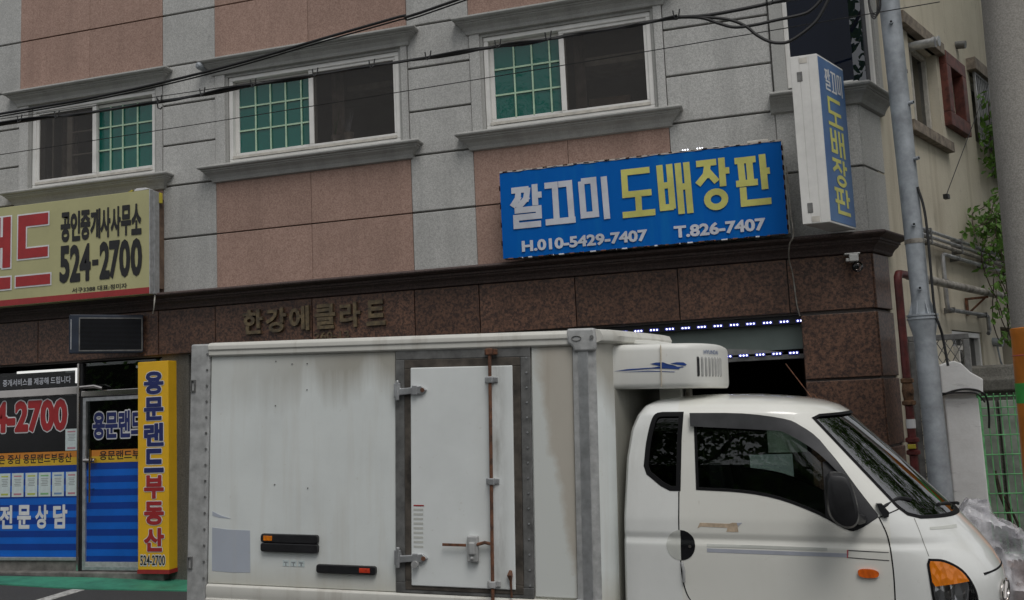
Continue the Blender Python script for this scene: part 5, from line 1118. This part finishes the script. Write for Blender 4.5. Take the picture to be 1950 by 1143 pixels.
mb = MB(); mb.tube(resample([(1.34, 9.45, 1.70), (1.45, 9.44, 1.735), (1.56, 9.44, 1.745), (1.66, 9.46, 1.72), (1.72, 9.5, 1.66), (1.735, 9.55, 1.5), (1.73, 9.58, 1.38)], 5), .010, 6).tube(resample([(1.34, 9.44, 1.715), (1.5, 9.43, 1.715), (1.63, 9.44, 1.70), (1.70, 9.48, 1.62)], 5), .008, 6)
mb.build('phone_cable', 'cable_black', smooth=True, label='black cable draped around the top of the white pier', cat='cable')
bw = thing('boundary_wall', 'weathered concrete boundary wall with a moulded cap behind the green fence', 'wall', (3, 10.2, -.3))
mb = MB(); mb.box(1.68, 6, 10.12, 10.3, -.4, 1.70); mb.build('wall_body', 'dark_concrete', bw)
mb = MB(); mb.loops([[(x, y, z) for y, z in ((10.08, 1.70), (10.06, 1.72), (10.06, 1.82), (10.10, 1.85), (10.12, 1.94), (10.16, 1.965), (10.34, 1.965), (10.36, 1.70))] for x in (1.66, 6)]); mb.build('wall_cap', 'dark_concrete', bw, bevel=.008)
for x in (1.70, 1.93, 2.6): mb = MB(); mb.box(x, x+.20, 10.09, 10.118, -.3, 1.62); mb.build('wall_board', 'board_green', bw, bevel=.006)
fe = thing('mesh_fence', 'green welded wire fence right of the white pier', 'fence', (2.6, 9.7, -.3))
mb = MB()
for k in range(44): mb.tube([(1.70+k*.0565, 9.70, -.3), (1.70+k*.0565, 9.70, 1.655), (1.70+k*.0565, 9.675, 1.69)], .0055, 5)
for z in (1.665, 1.56, 1.49, 1.31, 1.13, .95, .775, .6, .42, .24, .06): mb.tube([(1.67, 9.692, z), (4.2, 9.692, z)], .006, 5)
mb.build('wire_mesh', 'fence_green', fe, kind='stuff')
mb = MB(); mb.tube([(1.685, 9.70, -.4), (1.685, 9.70, 1.70)], .018, 8); mb.build('post', 'fence_green', fe, smooth=True)
# leaves
def leaf(mb, p, L, up, side):
    p = Vector(p); up = Vector(up).normalized(); side = Vector(side); side = (side-up*side.dot(up)).normalized(); n = up.cross(side)*L*.10
    v = [p, p+up*L*.35+side*L*.26+n, p+up*L*.75+side*L*.18, p+up*L, p+up*L*.75-side*L*.18, p+up*L*.35-side*L*.26+n, p+up*L*.5-n]
    mb.add([tuple(q) for q in v], [(0, 1, 6), (1, 2, 6), (2, 3, 6), (3, 4, 6), (4, 5, 6), (5, 0, 6)])
def rnd(a, b): return random.uniform(a, b)
vi = thing('climbing_vine', 'leafy green creeper hanging over the pipes on the beige side wall', 'vine', SW(3.8, .3, 2.4))
stems, lv = MB(), MB()
roots = []
for k in range(20):
    s0, z0_ = rnd(3.5, 4.9), rnd(3.65, 4.10); drop = rnd(.2, .6); dr_ = rnd(-.9, -.1) if s0 < 4.4 else rnd(-.3, .3); P_ = []
    for i in range(7): t = i/6; P_.append((s0+dr_*t, .22+.12*math.sin(3*t+k), z0_-drop*t*t+.08*math.sin(t*6+k)))
    roots.append(P_)
for k in range(7):
    s0, z0_ = rnd(2.6, 4.1), rnd(2.95, 3.35); P_ = [(s0+rnd(-.02, .02)+.45*t*(1 if k % 2 else .6), .3+.05*math.sin(4*t+k), z0_-.75*t) for t in (i/6 for i in range(7))]; roots.append(P_)
for q, P_ in enumerate(roots):
    W_ = [SW(*p) for p in P_]; stems.tube(W_, .006, 4)
    for p in W_:
        for _ in range(5 if q < 20 else 2):
            o = Vector(p)+Vector((rnd(-.09, .09), rnd(-.12, .05), rnd(-.09, .09))); leaf(lv, o, rnd(.06, .12), (rnd(-.6, .6), rnd(-.7, .1), rnd(-1, .35)), (rnd(-1, 1), rnd(-1, 1), rnd(-.4, .4)))
stems.build('stem', 'bark', vi); lv.build('leaves', 'leaf', vi, kind='stuff')
wp = thing('window_plant', 'green plant growing up the barred window of the side wall', 'plant', SW(4.6, .2, 4.6))
stems, lv = MB(), MB()
for k in range(16):
    s0 = rnd(4.0, 5.3); P_ = [SW(s0+rnd(-.1, .1)*t, .12+.05*t, 4.55+t*rnd(.4, 1.0)) for t in (0, .3, .6, 1)]; stems.tube(P_, .006, 4)
    for p in P_:
        for _ in range(9): o = Vector(p)+Vector((rnd(-.12, .12), rnd(-.14, .05), rnd(-.12, .12))); leaf(lv, o, rnd(.07, .13), (rnd(-.6, .6), rnd(-.7, .1), rnd(-.6, 1)), (rnd(-1, 1), rnd(-1, 1), rnd(-.4, .4)))
stems.build('stem', 'bark', wp); lv.build('leaves', 'leaf', wp, kind='stuff')
mb = MB()
for k in range(1500):
    x, y = rnd(1.70, 3.6), rnd(9.74, 10.08); h = rnd(0, 1)**1.5*(.62+.25*math.sin(x*5)); leaf(mb, (x, y, ground(x)+h*.95), rnd(.04, .085), (rnd(-1, 1), rnd(-1, .2), rnd(-.2, 1)), (rnd(-1, 1), rnd(-1, 1), rnd(-.4, .4)))
mb.build('weeds', 'weed_leaf', label='low green weeds growing behind the green wire fence', cat='weeds', kind='stuff')
mb = MB(); mb.tube([(1.77, 9.73, .98), (1.80, 9.74, .75), (1.93, 9.78, .35)], .016, 6).tube([(1.83, 9.73, .75), (1.96, 9.78, .4)], .012, 6); mb.build('dry_branch', 'bark', label='dark bare branch leaning behind the green fence', cat='branch')

# ---------------------------------------------------------------- plastic-wrapped bundle in front of the truck
bd = thing('wrapped_bundle', 'heap wrapped in crumpled clear plastic in front of the truck nose', 'bundle', (1.75, 7.9, ground(1.7)))
from mathutils import noise as mnoise
def heap(u, v):
    x = 1.05+u*1.5; y = 7.35+v*1.0; e = max(0, 1-abs(2*v-1)**3)
    top = float(np.interp(x, [1.05, 1.15, 1.22, 1.32, 1.40, 1.55, 1.75, 2.1, 2.4, 2.55], [.0, .85, .93, .90, .80, .68, .55, .45, .2, 0]))
    zz = ground(x)+(top-ground(x))*min(1, e*1.15)
    nv = mnoise.noise_vector(Vector((x*4, y*4, 1))); n2 = mnoise.noise_vector(Vector((x*11, y*11, zz*9))); n3 = mnoise.noise_vector(Vector((x*24, y*24, zz*20)))
    k = min(1, e*3)*(.0 if v in (0, 1) else 1); p = Vector((x, y, zz)); cr = 0
    for dv, fq, am in ((Vector((.8, .2, .55)), 9, .034), (Vector((-.5, .4, .75)), 14, .028), (Vector((.2, -.5, .85)), 23, .016), (Vector((.9, .1, -.4)), 31, .009)):
        cr += am*(1-2*abs(math.sin(p.dot(dv)*fq+3.5*nv[0]+.8*n2[1])))
    return p+Vector(nv)*.06*k+Vector((.25, -.75, .6))*cr*k
n = 110; mb = MB(); mb.add([tuple(heap(i/n, j/n)) for j in range(n+1) for i in range(n+1)], [(j*(n+1)+i, j*(n+1)+i+1, (j+1)*(n+1)+i+1, (j+1)*(n+1)+i) for j in range(n) for i in range(n)]); mb.build('plastic_sheet', 'clear_sheet', bd, smooth=True, ang=50)
for x, y, z, sx, sz, mt in ((1.30, 7.85, .28, .14, .48, 'bundle_grey'), (1.52, 7.75, .18, .13, .42, 'bundle_brown'), (1.85, 7.8, .1, .2, .34, 'bundle_brown'), (1.68, 8.0, .15, .2, .40, 'bundle_grey')):
    cushion('stuffed_sack', [(x-sx, x+sx, y-.22, y+.22, ground(x), z+sz*.7, 0)], bd, mt)

# ---------------------------------------------------------------- overhead cables
YAW, PIT, ROL = R(-16.1475), R(6.2737), R(-2.549)
_cm = S.camera.matrix_world.to_3x3()
def at(px, py, Y):
    d = _cm @ Vector(((px-975)/1787.25, -(py-571.5)/1787.25, -1)); t = Y/d.y; return (d.x*t, Y, 1.8+d.z*t)
def sagged(a, b, sag, n=24):
    return [tuple(Vector(a).lerp(Vector(b), i/n)-Vector((0, 0, 4*sag*(i/n)*(1-i/n)))) for i in range(n+1)]
cbt = thing('cable_bundle', 'thick black cable bundle with hooked clips crossing in front of the windows', 'cable', (-4, 7.5, 4.8))
c0 = [at(x, y, 7.5) for x, y in ((0, 236), (150, 217), (300, 195), (450, 168), (600, 143), (760, 118), (940, 90), (1060, 72), (1180, 52), (1290, 33))]
c0 = [(-11.5, 7.5, c0[0][2]+.02)]+c0
for k, (dy, dz, r) in enumerate(((0, 0, .013), (.02, .012, .009), (-.018, -.010, .009))): mb = MB(); mb.tube([(p[0], p[1]+dy*math.cos(i*.5), p[2]+dz*math.cos(i*.9+k)) for i, p in enumerate(resample(c0, 5))], r, 7); mb.build('cable', 'cable_black', cbt, smooth=True)
for path, r in (([(1290, 33), (1340, 30), (1400, 20), (1480, 3), (1560, -18), (1660, -50)], .015), ([(1290, 33), (1345, 33), (1390, 38), (1420, 50), (1440, 66), (1462, 78), (1482, 82), (1503, 79), (1530, 62), (1553, 42), (1566, 22), (1580, -5), (1600, -40)], .013), ([(1290, 33), (1335, 34), (1370, 45), (1400, 52), (1440, 47), (1480, 38), (1530, 27), (1550, 15), (1570, -6), (1620, -50)], .013)):
    mb = MB(); mb.tube(resample([at(x, y, 7.5) for x, y in path], 5), r, 7); mb.build('cable', 'cable_black', cbt, smooth=True)
for px, py, hook in ((37, 231, 0), (108, 223, 0), (303, 194, 1), (385, 180, 0), (482, 163, 0), (600, 143, 0), (708, 127, 0), (815, 111, 0), (948, 89, 0), (1044, 74, 0), (1288, 33, 0), (1466, 6, 0)):
    x, y, z = at(px, py, 7.48); mb = MB(); mb.tube([(x-.026, y, z+.06), (x-.02, y, z+.01), (x, y-.02, z-.022), (x+.02, y, z+.01), (x+.03, y, z+.065)], .006, 5)
    if hook: mb.tube([(x-.012, y, z+.03), (x-.02, y, z-.02), (x-.012, y, z-.06), (x+.015, y, z-.075), (x+.035, y, z-.055)], .007, 5)
    mb.build('cable_clip', 'cable_black', cbt)
mb = MB(); p = [at(x, y, 7.0) for x, y in ((0, 217), (220, 177), (430, 127), (620, 72), (760, 32), (870, 0))]; p = [(-11, 7, p[0][2]-.04)]+p+[(p[-1][0]+4, 7.0, p[-1][2]+.75)]
mb.tube(resample(p, 5), .012, 7); mb.tube([(q[0], q[1]+.02, q[2]-.018) for q in resample(p, 5)], .007, 6); mb.build('overhead_cable', 'cable_black', smooth=True, label='single black cable rising from the left edge across the pink wall', cat='cable')
for a, b, r, lab in (((0, 292), (1490, 52), .004, 'thin lower wire stretched across the windows below the cable bundle'), ((0, 224), (1470, 5), .004, 'thin upper wire stretched just above the black cable bundle')):
    A, Bq = Vector(at(*a, 7.6)), Vector(at(*b, 7.6)); d = (Bq-A); A -= d*.2; Bq += d*.15; mb = MB(); mb.tube(sagged(A, Bq, .03), r, 5); mb.build('thin_wire', 'cable_black', label=lab, cat='wire')
cc_ = at(1662, 0, 8.55); mb = MB()
for k in range(3): mb.tube([(cc_[0]+(.035+.006*k)*math.sin(t*math.pi/10)+.01*k, 8.56+.01*k, cc_[2]+.0+(.17-.02*k)*math.cos(t*math.pi/10)) for t in range(21)], .007, 5, cap=False)
mb.build('cable_coil', 'cable_black', smooth=True, label='small black coil of cable hung against the steel pole', cat='cable')
mb = MB(); mb.tube([SW(4.65, .14, 5.86), SW(2.05, .14, 3.86)], .005, 5); mb.box(2.0, 2.08, .12, .17, 3.82, 3.87, SW); mb.build('thin_wire', 'cable_black', label='thin wire slanting down the beige side wall from the barred window', cat='wire')

# ---------------------------------------------------------------- street trees that only their reflections in the glass show
def make_tree(x, y, h, r, lab, src=None):
    if src:
        o = src.copy(); COL.objects.link(o); o.location = (x, y, ground(x)); o.rotation_euler = (0, 0, rnd(0, 6)); o.scale = (r, r, h); o['label'] = lab
        for c in src.children: q = c.copy(); COL.objects.link(q); q.parent = o
        return o
    t = thing('street_tree', lab, 'tree', (x, y, ground(x)), 'street trees across the road'); OFF[t.name] = Vector((0, 0, 0)); t.scale = (r, r, h)
    tr, cr = MB(), MB(); tr.tube([(0, 0, 0), (.05, .02, 1.2), (0, .05, 2.6), (.1, 0, 4.2)], [.16, .13, .10, .05], 8)
    for k in range(9):
        a = k*2.4; z = 1.9+.25*k; tip = Vector((math.cos(a)*1.5, math.sin(a)*1.5, z+1.2)); tr.tube([(0, .03, z), tuple(tip*.5+Vector((0, 0, z*.5-.1))), tuple(tip)], [.06, .04, .015], 6)
        for q in range(3):
            c = tip*rnd(.45, 1.1)+Vector((rnd(-.5, .5), rnd(-.5, .5), rnd(-.2, .9)))
            for i in range(280): d = Vector((random.gauss(0, 1), random.gauss(0, 1), random.gauss(0, .8)))*.32; leaf(cr, c+d, rnd(.08, .15), (rnd(-1, 1), rnd(-1, 1), rnd(-.8, .5)), (rnd(-1, 1), rnd(-1, 1), rnd(-.4, .4)))
    tr.build('trunk', 'bark', t, smooth=True); cr.build('crown', 'leaf', t); return t
hg = thing('hedge', 'unseen hedge added across the road to darken the truck window reflections', 'hedge', (-3, -7, -.2))  # added to keep bright sky out of the window reflections
mb = MB(); mb.box(-22, 14, -7.6, -6.6, -.5, 3.6); mb.build('inner_growth', 'hedge_core', hg)
mb = MB()
for k in range(5200): x = rnd(-22, 14); z = rnd(-.2, 4.0+.4*math.sin(x*1.3)); leaf(mb, (x, -6.6+rnd(-.15, .2), z), rnd(.15, .3), (rnd(-1, 1), rnd(0, 1), rnd(-1, .5)), (rnd(-1, 1), rnd(-.3, .3), rnd(-.6, .6)))
mb.build('leaves', 'leaf', hg, kind='stuff')
t0 = make_tree(-3.0, -8.5, 1.7, 1.5, 'leafy street tree across the road, mirrored in the right-hand window')
make_tree(1.5, -9.0, 1.5, 1.6, 'leafy street tree across the road, behind the viewer', t0)
make_tree(-8.5, -8.0, 1.8, 1.5, 'leafy street tree across the road, farthest left', t0)
make_tree(5.9, 12.2, 2.2, 1.35, 'leafy tree past the concrete pole, mirrored in the windscreen', t0)
make_tree(7.6, 8.9, 2.0, 1.5, 'leafy tree nearer the road, mirrored in the middle of the windscreen', t0)
